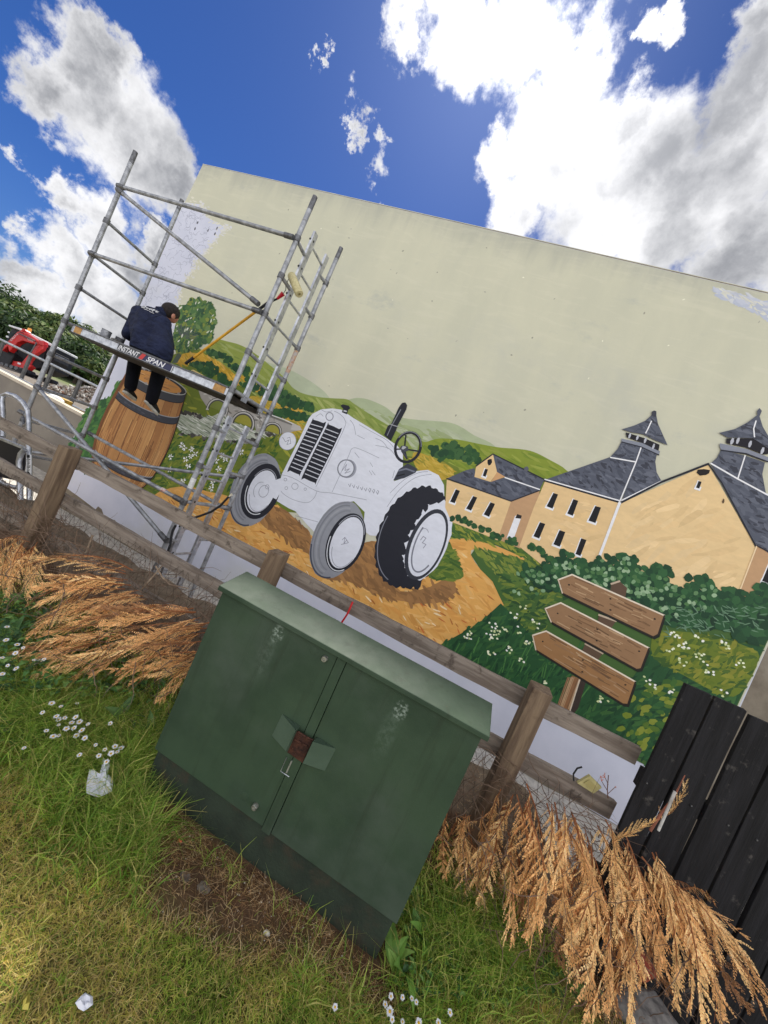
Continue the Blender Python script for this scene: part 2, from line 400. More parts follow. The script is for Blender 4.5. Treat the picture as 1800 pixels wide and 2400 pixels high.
def ellp(reg, cx, cy, a, b, tilt=22, n=36, jag=0, wave=0, wn=0, t0=0, t1=360, closed=True):
    out = []; T = math.radians(tilt)
    for k in range(n+(0 if closed else 1)):
        t = math.radians(t0+(t1-t0)*k/n); f = 1+random.uniform(-jag, jag)+wave*math.sin(wn*t)
        u, v = b*math.cos(t)*f, a*math.sin(t)*f       # a along the tilted vertical
        out.append((cx+u*math.cos(T)+v*math.sin(T), cy+u*math.sin(T)-v*math.cos(T)))
    return P(reg, out)
def rag(pts, amp, k=3):
    out = []
    for i in range(len(pts)):
        a, b = pts[i], pts[(i+1) % len(pts)]
        for j in range(k): t = j/k; out.append((a[0]+(b[0]-a[0])*t+random.uniform(-amp, amp)*(j > 0), a[1]+(b[1]-a[1])*t+random.uniform(-amp, amp)*(j > 0)))
    return out
K = 1.12
def C(r, g, b): return lin(r, g, b, K)
DG, MG, OG, LG, YG, YE, PG = C(38,74,42), C(62,98,48), C(104,118,44), C(134,146,66), C(150,152,56), C(196,154,52), C(158,170,134)
WH, LW, BK, PEN = C(212,214,222), C(226,226,228), C(36,37,45), C(142,143,154)
TANL, TAND, SL, SLL, SLD = C(218,186,136), C(186,148,110), C(82,86,98), C(112,116,128), C(58,60,70)

# primer coat, ragged along the bottom left
p = Part('primer_coat')
bot = [(-6.16,-.20),(-5.9,-.22),(-5.75,-.24),(-5.62,-.25),(-5.45,-.27),(-5.2,-.30),(-5.18,-.24),(-5.1,-.25),(-5.0,-.33),(-4.8,-.30),(-4.6,-.36),(-4.4,-.34),(-4.2,-.40),(-4.0,-.38),(-3.8,-.45),(-3.4,-.44),(-3.0,-.5),(-1,-.5),(1,-.52),(3.1,-.55)]
p.poly([(-5.885,5.17)]+[(-6.175, -.2)]+bot[1:]+[(3.12,.5),(3.1,2),(3.14,5.26)], WH); p.done(mat=M['primer'])
# cream sky
p = Part('painted_sky')
lb = P('R1', [(840,1080),(855,980),(862,900),(870,810),(900,740),(945,690),(950,650),(1000,600),(1050,540),(1090,490),(1085,478),(1000,430),(990,390),(975,372),(905,362)])
lb_scuff = lb
p.poly([(-5.885,5.168),(3.13,5.258),(3.09,.3),(-3.6,.9),(-4.4,1.5)]+lb+P('R1', [(890,380)]), C(212,208,184)); p.done(mat=M['skypaint'])
p = Part('sky_scuff')
for k in range(260):
    t = random.random()**.6; x = 1530+230*t; y0, y1 = 618+.24*(x-1530), 632+.42*(x-1530); q = P('D', [(x, random.uniform(y0, y1))])[0]
    if q[1] < 5.2 and q[0] < 3.0: p.dab(q[0], q[1], random.uniform(.05,.16), random.uniform(.015,.05), random.uniform(-.6,.3), vary(C(*random.choice([(184,188,200),(196,198,200),(176,182,196),(204,203,190)])), .03), 8, .4)
lbx = sm(lb_scuff, 6, False)
for k in range(200):
    a = random.choice(lbx); p.dab(a[0]+random.gauss(0,.035), a[1]+random.gauss(0,.03), random.uniform(.03,.09), random.uniform(.015,.035), random.uniform(-.8,.8), vary(C(*random.choice([(204,203,196),(206,203,186),(202,202,204)])), .015), 8, .35)
for k in range(60):      # chips and filler spots in the render
    q = P('D', [(random.uniform(480,1640), random.uniform(430,900))])[0]
    if q[1] < 5.05: p.dab(q[0], q[1], random.uniform(.012,.035), random.uniform(.01,.022), random.uniform(0,3), C(*random.choice([(150,148,132),(168,166,150),(222,220,200)])))
for x, y in ((960,460),(1012,498),(1055,487),(1045,515),(948,490)): q = P('R1', [(x, y)])[0]; p.dab(q[0], q[1], .028, .05, 0, C(84,84,92))
p.done()
# pencil foliage on the bare primer
p = Part('pencil_sketch')
area = P('R1', [(890,390),(985,400),(1060,500),(960,620),(910,700),(870,780),(850,860),(700,850),(740,740),(790,620),(840,500)])
for k in range(130):
    xs = [a[0] for a in area]; zs = [a[1] for a in area]; x, z = random.uniform(min(xs), max(xs)), random.uniform(min(zs), max(zs))
    if not inside(x, z, area): continue
    pts = [(x, z)]; a = random.uniform(0, 6.28)
    for j in range(random.randint(3, 6)): a += random.uniform(-1.5, 1.5); pts.append((pts[-1][0]+.035*math.cos(a), pts[-1][1]+.035*math.sin(a)))
    p.line(pts, .0055, C(160,163,178))
p.done()
# ---- hills
p = Part('painted_far_hills')
p.poly(sm(P('R4', [(380,0),(480,18),(550,42),(620,80),(690,125),(760,190),(800,300),(600,320),(400,140)])), C(172,180,152))
p.poly(sm(P('R4', [(840,230),(900,198),(960,200),(1020,220),(1080,250),(1130,290),(1180,308),(1260,318),(1360,325),(1440,335),(1500,360),(1570,405),(1680,462),(1700,560),(1200,540),(880,330)])), C(162,172,138))
p.dabs(P('R4', [(900,230),(1060,270),(1180,340),(1450,370),(1600,470),(1200,500)]), 90, .3, .05, [C(150,162,118), C(168,176,146), C(142,156,104)], -.15, .25, clip=True)
p.done()
p = Part('painted_hills')
hl = sm(P('RT', [(400,800),(560,670),(640,608),(700,600),(780,620),(900,650),(1000,690),(1080,740),(1200,820),(1300,905),(1400,985),(1500,1080),(1580,1180),(1659,1260),(1700,1500),(900,1350),(430,950)]))
p.poly(hl, LG); p.dabs(hl, 170, .2, .03, [C(126,140,66), C(146,156,86), C(120,136,62), C(150,160,92)], -.25, .25, clip=True)
hm = sm(P('R4', [(500,110),(600,165),(700,190),(780,198),(860,203),(900,228),(960,268),(1030,312),(1110,362),(1200,440),(1200,560),(640,440),(500,260)]))
p.poly(hm, C(130,144,72)); p.dabs(hm, 130, .24, .035, [C(120,138,62), C(142,152,80), C(114,132,58), C(152,160,94)], -.3, .25, clip=True)
hr = sm(P('R5', [(-40,300),(0,282),(60,265),(150,270),(250,290),(350,308),(450,316),(520,330),(600,370),(680,420),(720,500),(400,560),(-40,540)]))
p.poly(hr, C(126,140,50)); p.dabs(hr, 130, .2, .03, [C(114,132,44), C(138,148,62), C(108,128,44)], -.2, .3, clip=True); p.done()
# ---- meadow ground left
p = Part('painted_fields')
md = P('D', [(345,790),(430,755),(520,830),(640,915),(760,965),(880,985),(990,1010),(1000,1110),(980,1160),(760,1120),(560,1100),(480,1085),(400,1065),(350,1080),(290,1075),(250,1000),(320,900)])
p.poly(sm(md, 3), OG); p.dabs(md, 420, .16, .03, [OG, C(92,110,40), C(120,130,48), C(80,104,44), YG], -.2, .5)
for pts in ([(180,800),(330,762),(450,770),(540,790),(640,850),(760,930),(880,1020),(970,1110),(900,1165),(790,1145),(740,1065),(640,1022),(600,905),(520,882),(400,880),(250,905),(160,880)],
            [(960,1050),(1080,1100),(1200,1180),(1310,1220),(1400,1280),(1560,1370),(1700,1450),(1700,1540),(1560,1545),(1450,1505),(1340,1490),(1250,1395),(1180,1250),(1080,1222)]):
    a = sm(P('RT', pts)); p.poly(a, YE); p.dabs(a, 110, .12, .025, [C(186,146,44), C(208,168,66), C(170,140,44), C(198,160,80)], -.4, .4)
for pts in ([(330,185),(430,215),(560,270),(650,302),(650,335),(560,328),(430,292),(330,235)], [(1230,500),(1320,520),(1450,590),(1430,640),(1350,650),(1250,590)], [(480,330),(620,345),(640,400),(560,420),(470,380)]):
    a = sm(P('R4', pts)); p.poly(a, C(178,150,56)); p.dabs(a, 50, .1, .022, [C(166,142,48), C(192,164,72), C(140,134,50)], -.3, .4)
p.done()
def hedge(p, reg, pts, size, n, pal=(DG, C(46,82,44), C(58,92,52), C(34,66,42))):
    L_ = sm(P(reg, pts), 6, False)
    for k in range(n):
        a = random.choice(L_); f = random.uniform(.6, 1.4); p.dab(a[0]+random.uniform(-.04,.04), a[1]+random.uniform(-.3,.7)*size, size*f, size*f*.9, random.uniform(0,3), vary(random.choice(pal)), 8, .2)
p = Part('painted_hedgerows')
for l, n in (([(560,770),(650,800),(760,830),(850,920),(960,970),(1050,1010)], 60), ([(470,900),(600,940),(700,1040),(740,1100),(800,1160)], 60), ([(950,1150),(1100,1200),(1250,1300),(1400,1330),(1490,1390)], 60), ([(1310,1190),(1450,1250),(1560,1330),(1680,1400)], 50), ([(1330,1500),(1450,1495),(1560,1520),(1700,1570)], 50), ([(380,900),(450,940),(520,990),(600,1040)], 40)):
    hedge(p, 'RT', l, .075, n)
for l in ([(300,100),(400,160),(520,185)], [(540,230),(600,240),(660,265)], [(440,300),(540,292),(650,312)]): hedge(p, 'R4', l, .08, 34)
for l in ([(-20,335),(90,318),(150,322),(210,340),(250,370)], [(60,360),(140,350),(220,375)]): hedge(p, 'R5', l, .085, 40)
p.done()
# ---- tree
p = Part('painted_tree')
tr = P('RT', [(120,885),(180,780),(230,700),(245,600),(275,600),(262,720),(230,810),(185,885)]); p.poly(tr, C(74,86,72))
cr = P('RT', [(190,220),(240,185),(300,190),(300,150),(360,110),(430,115),(465,75),(480,120),(530,150),(590,150),(640,260),(640,330),(670,390),(620,440),(610,520),(630,580),(560,640),(500,660),(430,700),(330,740),(200,760),(140,720),(150,480),(180,340)])
p.poly(rag(cr, .02), C(62,92,58)); p.dabs(cr, 420, .085, .06, [C(52,86,52), C(70,104,58), C(88,116,56), C(122,132,58), C(44,76,50), C(96,122,70)], 0, 3, .35)
for k in range(26):
    a = random.uniform(.3, 2.8); c0 = P('RT', [(260,590)])[0]; r0, r1 = random.uniform(.02,.08), random.uniform(.12,.26)
    p.line([(c0[0]+r0*math.cos(a), c0[1]+r0*math.sin(a)), (c0[0]+r1*math.cos(a), c0[1]+r1*math.sin(a))], .01, C(78,86,82))
p.dabs(cr, 24, .05, .022, [C(205,206,190), C(190,196,170)], 1.2, .6)
p.done()
# ---- bush left of barrel
p = Part('painted_bush')
bu = P('R2', [(1010,530),(1000,620),(960,690),(890,740),(860,830),(760,870),(700,910),(640,925),(600,1020),(560,1120),(515,1210),(600,1300),(640,1400),(800,1400),(780,1100),(830,950),(900,820),(1000,740),(1060,640)])
bu = [(max(x, -6.13), z) for x, z in bu]
p.poly(rag(bu, .02), C(56,100,52)); p.dabs(bu, 200, .14, .05, [C(46,90,46), C(66,112,54), C(40,80,44), C(80,120,58)], 1.0, .7, .3); p.done()
# ---- river, bridge
p = Part('painted_river')
rv = P('R7', [(190,560),(300,570),(420,600),(560,590),(640,560),(760,640),(1000,740),(1150,760),(1300,780),(1200,810),(1080,800),(1030,870),(900,880),(780,880),(700,860),(560,830),(420,810),(330,800),(230,780),(170,700)])
p.poly(sm(rv, 3), C(168,174,158)); p.dabs(rv, 230, .17, .014, [C(196,200,188), C(140,148,132), C(112,122,104), C(214,216,208), C(150,162,140)], -.12, .15)
for l, n in (([(210,790),(400,820),(500,850),(700,875),(900,865),(1040,850)], 46), ([(200,545),(330,570),(430,590)], 22), ([(1040,790),(1180,790),(1300,770)], 14)):
    q = sm(P('R7', l), 6, False)
    for k in range(n):
        a = random.choice(q); p.dab(a[0], a[1]+random.uniform(-.02,.02), random.uniform(.04,.1), random.uniform(.03,.055), random.uniform(-.4,.2), vary(random.choice([C(72,70,66), C(98,94,90), C(128,124,120), C(54,52,50)])))
p.done()
p = Part('painted_bridge')
STN, STD, STL = C(158,154,148), C(74,72,70), C(190,188,184)
p.poly(P('R7', [(395,280),(470,320),(720,385),(930,480),(1100,560),(1350,640),(1480,700),(1545,740),(1420,765),(1330,780),(1300,720),(1210,690),(1130,720),(1080,775),(1040,760),(1010,640),(920,560),(830,580),(760,660),(720,570),(640,470),(560,440),(490,480),(430,390)]), STN)
p.dabs(P('R7', [(420,320),(720,400),(1100,580),(1300,650),(1080,740),(900,560),(740,600),(560,430)]), 70, .08, .02, [C(140,136,130), C(176,172,168), C(110,106,102), C(198,196,190)], -.3, .8)
for cx, cy, a, b, w0 in ((610,520,130,120,.05), (890,680,140,130,.055), (1215,770,112,105,.045)):
    in_ = ellp('R7', cx, cy, a*.78, b*.78, 20, 24, t0=0, t1=180, closed=False); p.poly(in_, C(150,146,60) if cx > 800 else C(116,128,60))
    p.line(ellp('R7', cx, cy, a*.9, b*.9, 20, 20, t0=-15, t1=195, closed=False), w0*.9, STL); p.line(ellp('R7', cx, cy, a*.8, b*.8, 20, 20, t0=-10, t1=190, closed=False), w0*.4, STD); p.line(ellp('R7', cx, cy, a, b, 20, 20, t0=-10, t1=190, closed=False), w0*.25, STD)
p.line(P('R7', [(395,280),(720,385),(1100,560),(1480,700)]), .022, C(110,106,102)); p.line(P('R7', [(1180,570),(1350,630),(1480,690)]), .014, C(210,208,204))
p.poly(P('R7', [(1440,670),(1520,700),(1545,745),(1490,750),(1420,740)]), C(176,172,168)); p.done()
# ---- grass and flowers left
p = Part('painted_meadow_flowers')
gm = P('R7', [(160,760),(330,810),(700,890),(1040,880),(1290,800),(1330,980),(1200,1060),(1000,1000),(800,1300),(760,1420),(480,1440),(100,1380),(-80,1440),(-120,1300),(40,1000)])
p.dabs(gm, 420, .1, .03, [C(70,102,42), C(96,116,40), C(118,128,44), C(54,86,40), C(134,138,52)], .9, .9)
for x, y in ((215,910),(250,940),(325,955),(370,1005),(320,1030),(260,1065),(290,1140),(95,1040),(665,1025),(700,1070),(600,1080),(625,1175),(80,1175),(235,1300),(565,1325),(545,1390),(875,985)):
    q = P('R7', [(x, y)])[0]
    for k in range(6): a = k*1.05+random.random(); p.dab(q[0]+.028*math.cos(a), q[1]+.028*math.sin(a), .042, .016, a, vary(C(236,236,228), .03))
    p.dab(q[0], q[1], .014, .014, 0, C(120,110,60))
p.done()
# ---- barrel
p = Part('painted_barrel')
BCX = -5.085
prof = [(1.86,.575),(1.68,.60),(1.46,.632),(1.2,.665),(.95,.672),(.7,.655),(.5,.61),(.3,.52),(.2,.44)]
def bw(z):
    for (z1, w1), (z0, w0) in zip(prof, prof[1:]):
        if z <= z1 and z >= z0: return w0+(w1-w0)*(z-z0)/(z1-z0)
    return prof[0][1] if z > prof[0][0] else prof[-1][1]
SAG = .2
def barc(zc, t0=180, t1=360, n=20, k=1.0): return [(BCX+bw(zc)*k*math.cos(math.radians(t0+(t1-t0)*i/n)), zc+bw(zc)*SAG*k*math.sin(math.radians(t0+(t1-t0)*i/n))) for i in range(n+1)]
zs_ = [1.86-.1*i for i in range(17)]
body = [(BCX-bw(z), z) for z in zs_]+barc(.22)+[(BCX+bw(z), z) for z in zs_[::-1]]
WD = [C(172,124,74), C(190,146,92), C(158,108,64), C(196,152,100), C(126,82,48), C(178,130,80)]
p.poly(body, C(178,128,76))
for k in range(9):          # staves
    a0, a1 = -1.5+3.0*k/9, -1.5+3.0*(k+1)/9
    col = vary((C(166,118,70), C(176,130,80), C(156,108,64), C(170,124,76))[k % 4] if abs(k-4) < 4 else WD[2], .04)
    zz = [1.8-.1*i for i in range(16)]
    L1 = [(BCX+bw(z)*math.sin(a0), z-bw(z)*SAG*math.cos(a0)) for z in zz]; L2 = [(BCX+bw(z)*math.sin(a1), z-bw(z)*SAG*math.cos(a1)) for z in zz]
    p.poly(L1+L2[::-1], col)
    for q in range(16):
        t = random.uniform(a0, a1); z0 = random.uniform(.3, 1.1); ln = random.uniform(.2,.6)
        p.line([(BCX+bw(z)*math.sin(t), z-bw(z)*SAG*math.cos(t)) for z in (z0, z0+ln*.5, z0+ln)], random.uniform(.006,.018), vary(random.choice(WD+WD[:1]*3)))
    for q in range(2):
        t = random.uniform(a0, a1); z0 = random.uniform(.35, 1.0); ln = random.uniform(.15,.5); p.line([(BCX+bw(z)*math.sin(t), z-bw(z)*SAG*math.cos(t)) for z in (z0, z0+ln*.5, z0+ln)], random.uniform(.005,.014), vary(C(104,68,42)))
    if k: p.line(L1, .006, C(116,76,46))
for zc, h_ in ((1.47,.10),(.52,.09)):
    up_ = barc(zc+h_/2); dn = barc(zc-h_/2); p.poly(dn+up_[::-1], C(56,58,66)); p.line(up_, .012, C(150,152,156)); p.line(dn, .012, C(30,30,34))
    for k in range(14): i = random.randint(1, 18); p.dab(up_[i][0], up_[i][1]-h_*random.uniform(.3,.7), .09, .02, -.1, vary(C(70,72,82)))
up_ = barc(1.86); dn = barc(1.74); p.poly(dn+up_[::-1], C(58,60,66)); p.line(dn, .01, C(30,30,34))
p.poly(barc(1.86, 0, 360, 40), C(46,46,50)); p.line(barc(1.86, 0, 360, 40, .99), .014, C(168,168,164)); p.poly(barc(1.85, 0, 360, 40, .84), C(190,134,70))
for k in range(30):
    a = random.uniform(0, 6.28); p.dab(BCX+.45*random.random()*math.cos(a), 1.85+.075*random.random()*math.sin(a), .2, .014, .05, vary(random.choice(WD)))
for k in range(26): a = 200+random.uniform(-190,150); t = math.radians(a); p.dab(BCX+.53*math.cos(t), 1.86+.53*SAG*math.sin(t), .05, .02, 1.3, C(140,140,140))
p.poly([(BCX-bw(z)-.004, z) for z in zs_]+[(BCX-bw(z)+.05, z) for z in zs_[::-1]], C(112,70,40)); p.line([(BCX+bw(z), z) for z in zs_], .016, C(52,40,32))
p.done()
# ---- dirt track
p = Part('painted_dirt_track')
tk = P('D', [(345,1062),(400,1050),(450,1062),(505,1075),(545,1105),(600,1090),(650,1140),(720,1180),(800,1170),(880,1165),(965,1172)])+P('R5', [(90,770),(100,755),(200,752),(340,788),(480,850),(470,858),(350,822),(235,800),(215,830),(260,900),(320,960),(355,1035),(378,1080),(310,1150),(210,1225)])+P('D', [(950,1400),(930,1420),(800,1380),(700,1310),(560,1230),(440,1150),(340,1085)])
tk = [(x, max(z, .14)) for x, z in tk]
ORG = [C(214,160,86), C(224,176,104), C(206,148,76), C(226,196,142), C(198,136,70), C(216,166,96)]
p.poly(sm(tk, 2), ORG[0]); p.dabs(tk, 620, .19, .05, [C(214,160,86), C(219,167,94), C(209,153,80), C(222,174,104), C(206,148,76)], -.12, .6, .45, clip=True); p.dabs(tk, 170, .12, .014, ORG, -.12, .5, .45, clip=True)
p.dabs(tk, 120, .09, .016, [C(190,104,54), C(228,206,164), C(172,104,52)], -.3, .6, clip=True)
for pts in ([(450,800),(520,830),(600,890),(660,960),(650,1060),(560,1000),(430,920),(380,880)], [(740,1195),(820,1120),(900,1030),(960,1000),(1030,1000),(1010,1100),(1050,1190),(1160,1270),(1300,1250),(1420,1200),(1470,1260),(1380,1330),(1200,1330),(1040,1290),(880,1220)]):
    a = P('R4', pts); p.poly(rag(sm(a, 3), .012, 2), C(150,110,68)); p.dabs(a, 170, .18, .04, [C(140,102,64), C(152,112,70), C(130,95,60), C(166,122,74)], -.35, .5)
p.done()
# ---- green verge between wheel and track, right meadow
p = Part('painted_meadow')
md2 = P('R5', [(120,650),(160,650),(260,690),(330,735),(450,775),(560,860),(640,960),(1000,1000),(1500,1060),(1800,1060),(1900,1500)])+[(3.09,.16),(.2,.16),(-.15,.18)]+P('R5', [(60,1290),(210,1225),(310,1150),(378,1080),(355,1035),(320,960),(260,900),(215,830),(235,800),(350,822),(480,858),(480,848),(340,786),(200,750),(100,752)])
md2 = [(min(x, 3.08), z) for x, z in md2]
p.poly(md2, C(66,96,46))
vg = P('R5', [(10,940),(40,860),(100,760),(150,860),(180,935),(110,955)]); p.poly(sm(vg, 3), C(92,114,46)); p.dabs(vg, 60, .12, .03, [C(78,104,42), C(110,126,50), C(62,92,40)], .3, .6)
up1 = P('R5', [(120,655),(260,695),(450,780),(560,860),(540,880),(480,845),(340,785),(200,750),(110,745)]); p.dabs(up1, 120, .12, .03, [C(80,108,46), C(118,130,48), C(62,94,42), C(142,146,58)], -.3, .5)
up2 = P('R5', [(235,800),(350,825),(480,860),(600,900),(560,960),(360,930),(300,900)]); p.dabs(up2, 120, .12, .03, [C(86,112,50), C(112,128,52), C(66,96,44), C(128,138,60)], -.3, .5)
low = P('R5', [(350,920),(560,960),(700,1000),(640,1100),(560,1200),(540,1300),(220,1260),(300,1160),(380,1080)]); p.dabs(low, 320, .11, .035, [C(60,92,44), C(84,110,48), C(108,124,50), C(44,76,40)], .6, .9)
p.done()
p = Part('painted_grass_bank')
dk = P('R6', [(60,545),(250,440),(360,340),(420,400),(560,560),(720,700),(1000,700),(1150,480),(1659,560),(1659,760)])+[(3.07,.2),(.2,.2)]; dk = [(min(x, 3.07), z) for x, z in dk]
p.poly(dk, C(38,78,44)); p.dabs(dk, 800, .12, .03, [C(32,70,40), C(46,88,48), C(28,62,38), C(58,98,50), C(38,80,46)], 1.1, .7, .3)
mo = P('R6', [(1110,480),(1250,478),(1400,498),(1550,548),(1690,630),(1690,820),(1450,790),(1250,690),(1100,600)]); mo = [(min(x, 3.07), z) for x, z in mo]
p.poly(sm(mo, 3), C(100,116,38)); p.dabs(mo, 260, .1, .035, [C(92,110,36), C(116,126,42), C(74,98,38), C(130,132,48), C(58,86,36)], .9, .8)
p.dabs(P('R6', [(900,760),(1200,700),(1250,760),(1120,1080),(950,980)]), 70, .09, .05, [C(112,128,42), C(84,110,42), C(128,138,52), C(60,96,42)], .9, .7)
for k in range(150):
    q = P('R6', [(random.uniform(100,760), random.uniform(560,900))])[0]
    if q[1] > .2: p.line([q, (q[0]+random.uniform(-.03,.05), q[1]+random.uniform(.08,.2))], .012, vary(random.choice([C(52,98,52), C(70,116,60), C(40,84,46)])))
for x, y in ((470,350),(420,400),(525,440),(450,470),(320,445),(370,470),(300,510),(220,490),(330,490),(495,530),(390,560),(460,620),(200,515),(310,580),(590,720),(1205,495),(1180,555),(1250,540),(1330,500),(1330,600),(1240,630),(1455,540),(1530,635),(1375,665),(1130,750),(1070,720),(1200,770),(1440,780),(860,810),(1265,560),(1320,590)):
    q = P('R6', [(x, y)])[0]
    for k in range(random.randint(3, 8)): p.dab(q[0]+random.uniform(-.05,.05), q[1]+random.uniform(-.04,.04), .026, .022, 0, vary(random.choice([C(226,230,196), C(236,238,222), C(196,206,150)]), .03))
p.done()
# ---- tractor
p = Part('painted_tractor')
body = P('R4', [(650,310),(670,285),(720,260),(780,255),(830,262),(900,310),(1000,370),(1080,420),(1140,460),(1172,500),(1172,600),(1120,660),(1180,640),(1250,602),(1310,596),(1370,625),(1400,680),(1402,760),(1200,900),(1030,962),(990,960),(950,930),(960,830),(900,770),(830,780),(770,840),(720,880),(690,950),(640,900),(575,825),(540,810),(450,755),(490,660),(500,620),(560,500),(600,420)])
p.poly(body, WH)
# exhaust, steering wheel, seat
p.poly(P('R4', [(1068,402),(1088,352),(1108,340),(1150,248),(1168,224),(1186,222),(1196,238),(1190,262),(1142,352),(1136,372),(1105,436)]), BK); p.line(P('R4', [(1085,405),(1110,350),(1160,262)]), .012, C(120,122,130)); p.line(P('R4', [(1104,344),(1142,356)]), .012, C(150,150,156))
p.poly(P('R4', [(1118,655),(1150,592),(1200,560),(1252,590),(1242,612),(1180,642)]), C(58,60,70)); p.line(P('R4', [(1150,600),(1190,590),(1235,606)]), .02, C(110,114,128)); p.line(P('R4', [(1140,630),(1180,620)]), .015, C(24,24,28))
p.line(ellp('R4', 1200, 470, 84, 68, 22, 30, closed=False), .034, BK); p.line(ellp('R4', 1200, 470, 88, 71, 22, 24, t0=20, t1=160, closed=False), .007, C(140,142,150))
for a in (100, 190, 265, 340): t = math.radians(a); p.line(P('R4', [(1180,480),(1200+66*math.cos(t), 470-66*math.sin(t))]), .018, BK)
p.dab(*P('R4', [(1178,478)])[0], .11, .1, 0, C(70,72,80)); p.dab(*P('R4', [(1176,474)])[0], .06, .04, .6, C(170,172,176)); p.line(P('R4', [(1168,490),(1190,525)]), .03, C(60,62,70))
# radiator cap, badge, grille
p.poly(P('R4', [(826,240),(838,232),(872,240),(880,254),(868,264),(862,288),(832,276),(842,258)]), BK); p.line(P('R4', [(845,268),(858,272)]), .018, C(190,192,196))
p.line(ellp('R4', 765, 300, 22, 20, 0, 20, closed=False), .012, C(132,134,144))
for quad in (((668,320),(738,338),(602,622),(538,598)), ((752,346),(826,372),(690,668),(616,640))):
    a, b, c, d = quad; p.poly(sm(P('R4', [(a[0]+8,a[1]-2), (b[0]-8,b[1]-2), (b[0]+2,b[1]+12), (c[0]+6,c[1]-14), (c[0]-6,c[1]), (d[0]+8,d[1]+2), (d[0]-2,d[1]-10), (a[0]-5,a[1]+12)]), 2), BK)
    for k in range(1, 13):
        t = k/13; p.line(P('R4', [(a[0]+(d[0]-a[0])*t+3, a[1]+(d[1]-a[1])*t), (b[0]+(c[0]-b[0])*t-3, b[1]+(c[1]-b[1])*t)]), .012, C(196,198,206))
# headlamps
p.poly(ellp('R4', 532, 436, 50, 46, 22, 24), WH); p.line(ellp('R4', 532, 436, 50, 46, 22, 24, closed=False), .007, C(160,162,172)); p.line(P('R4', [(505,415),(520,440),(540,430),(528,455),(550,450),(545,415),(530,420)]), .008, PEN)
p.poly(ellp('R4', 866, 590, 52, 48, 22, 24), C(150,152,162)); p.poly(ellp('R4', 856, 588, 48, 45, 22, 24), WH); p.line(ellp('R4', 856, 588, 48, 45, 22, 24, closed=False), .016, C(120,122,130)); p.line(P('R4', [(835,600),(860,565),(850,600),(875,590),(850,615),(880,605)]), .008, PEN)
for l in ([(480,620),(560,640),(690,712),(780,725),(970,762)], [(490,680),(500,720),(560,760),(640,778),(680,750),(695,715)], [(780,718),(820,630)], [(820,630),(870,520),(890,478),(930,480),(1040,530)], [(690,690),(840,380),(850,320),(820,285),(790,270)], [(910,400),(900,350),(880,320)], [(930,345),(1000,385),(1080,430),(1120,470)], [(1100,725),(1180,650),(1260,612),(1310,606)], [(1085,800),(1150,710),(1240,640),(1330,620)], [(575,850),(700,885)], [(920,405),(960,425)], [(1020,420),(1060,440),(1090,480)], [(1020,460),(1090,475),(1125,510)], [(600,880),(610,900)], [(905,500),(930,530)], [(985,600),(1000,625)], [(1000,600),(1018,625)], [(990,555),(1005,580)], [(720,262),(745,275),(780,268)], [(690,300),(715,285),(730,300)], [(1115,640),(1125,600)]):
    p.line(sm(P('R4', l), 4, False), .0058, PEN)
for cx, cy, r in ((573,687,18), (630,703,7), (520,650,8), (525,697,8)): p.line(ellp('R4', cx, cy, r, r, 0, 12, closed=False), .0065, PEN)
for k in range(8):
    x0 = 870+k*22; p.line(P('R4', [(x0, 675+k*6), (x0+8, 690+k*6), (x0+14, 672+k*6), (x0+6, 668+k*6)][:random.randint(3, 4)]), .008, PEN)
# wheels
GT, GTD = C(142,144,150), C(104,106,114)
def wheel(cx, cy, a, b, hx, hy, ha, hb, ring=1.16):
    p.poly(ellp('R4', cx, cy, a, b, 22, 40, .01), GT)
    for k in range(4): p.line(ellp('R4', cx+6*k, cy+2*k, a*(.96-.06*k), b*(.95-.06*k), 22, 40, t0=95, t1=265, closed=False), .02, C(*random.choice([(130,132,138),(152,154,159),(122,124,131)])))
    p.line(ellp('R4', cx, cy, a*.97, b*.95, 22, 24, t0=200, t1=290, closed=False), .02, C(70,74,86))
    p.poly(ellp('R4', hx-4, hy, ha*ring, hb*ring*1.08, 22, 36), BK); p.line(ellp('R4', hx-2, hy, ha*1.1, hb*1.12, 22, 24, t0=180, t1=300, closed=False), .012, C(210,212,216)); p.line(ellp('R4', hx, hy, ha*1.06, hb*1.06, 22, 24, t0=30, t1=150, closed=False), .01, C(150,152,160))
    p.poly(ellp('R4', hx, hy, ha, hb, 22, 36), WH); p.line(ellp('R4', hx+4, hy+4, ha*.93, hb*.88, 22, 24, t0=200, t1=330, closed=False), .007, PEN)
wheel(350, 708, 212, 128, 388, 715, 122, 72, 1.32)
p.poly(P('R4', [(445,660),(500,640),(505,700),(470,760),(440,745)]), WH)
p.line(ellp('R4', 400, 715, 34, 26, 22, 14, closed=False), .008, PEN); p.line(ellp('R4', 420, 690, 12, 10, 0, 10, closed=False), .007, PEN); p.line(ellp('R4', 380, 710, 48, 34, 22, 12, t0=90, t1=250, closed=False), .007, PEN)
wheel(805, 985, 226, 135, 858, 1000, 150, 82, 1.14)
p.line(P('R4', [(835,985),(850,970),(860,985),(845,1005),(850,970),(870,1000),(830,1010)]), .008, PEN)
p.poly(ellp('R4', 1228, 968, 296, 192, 24, 110, .008, .022, 30), BK)
p.poly(ellp('R4', 1306, 985, 244, 118, 22, 40, .03), WH)
for k in range(22):
    t = math.radians(100+k*9); c_, s_ = math.cos(t), math.sin(t); T = math.radians(22)
    f = 1.0+.08*(k % 2); u, v = 118*c_*f, 244*s_*f; x, y = 1306+u*math.cos(T)+v*math.sin(T), 985+u*math.sin(T)-v*math.cos(T)
    p.dab(*P('R4', [(x, y)])[0], .14, .1, random.uniform(0,3), BK, 7, .3)
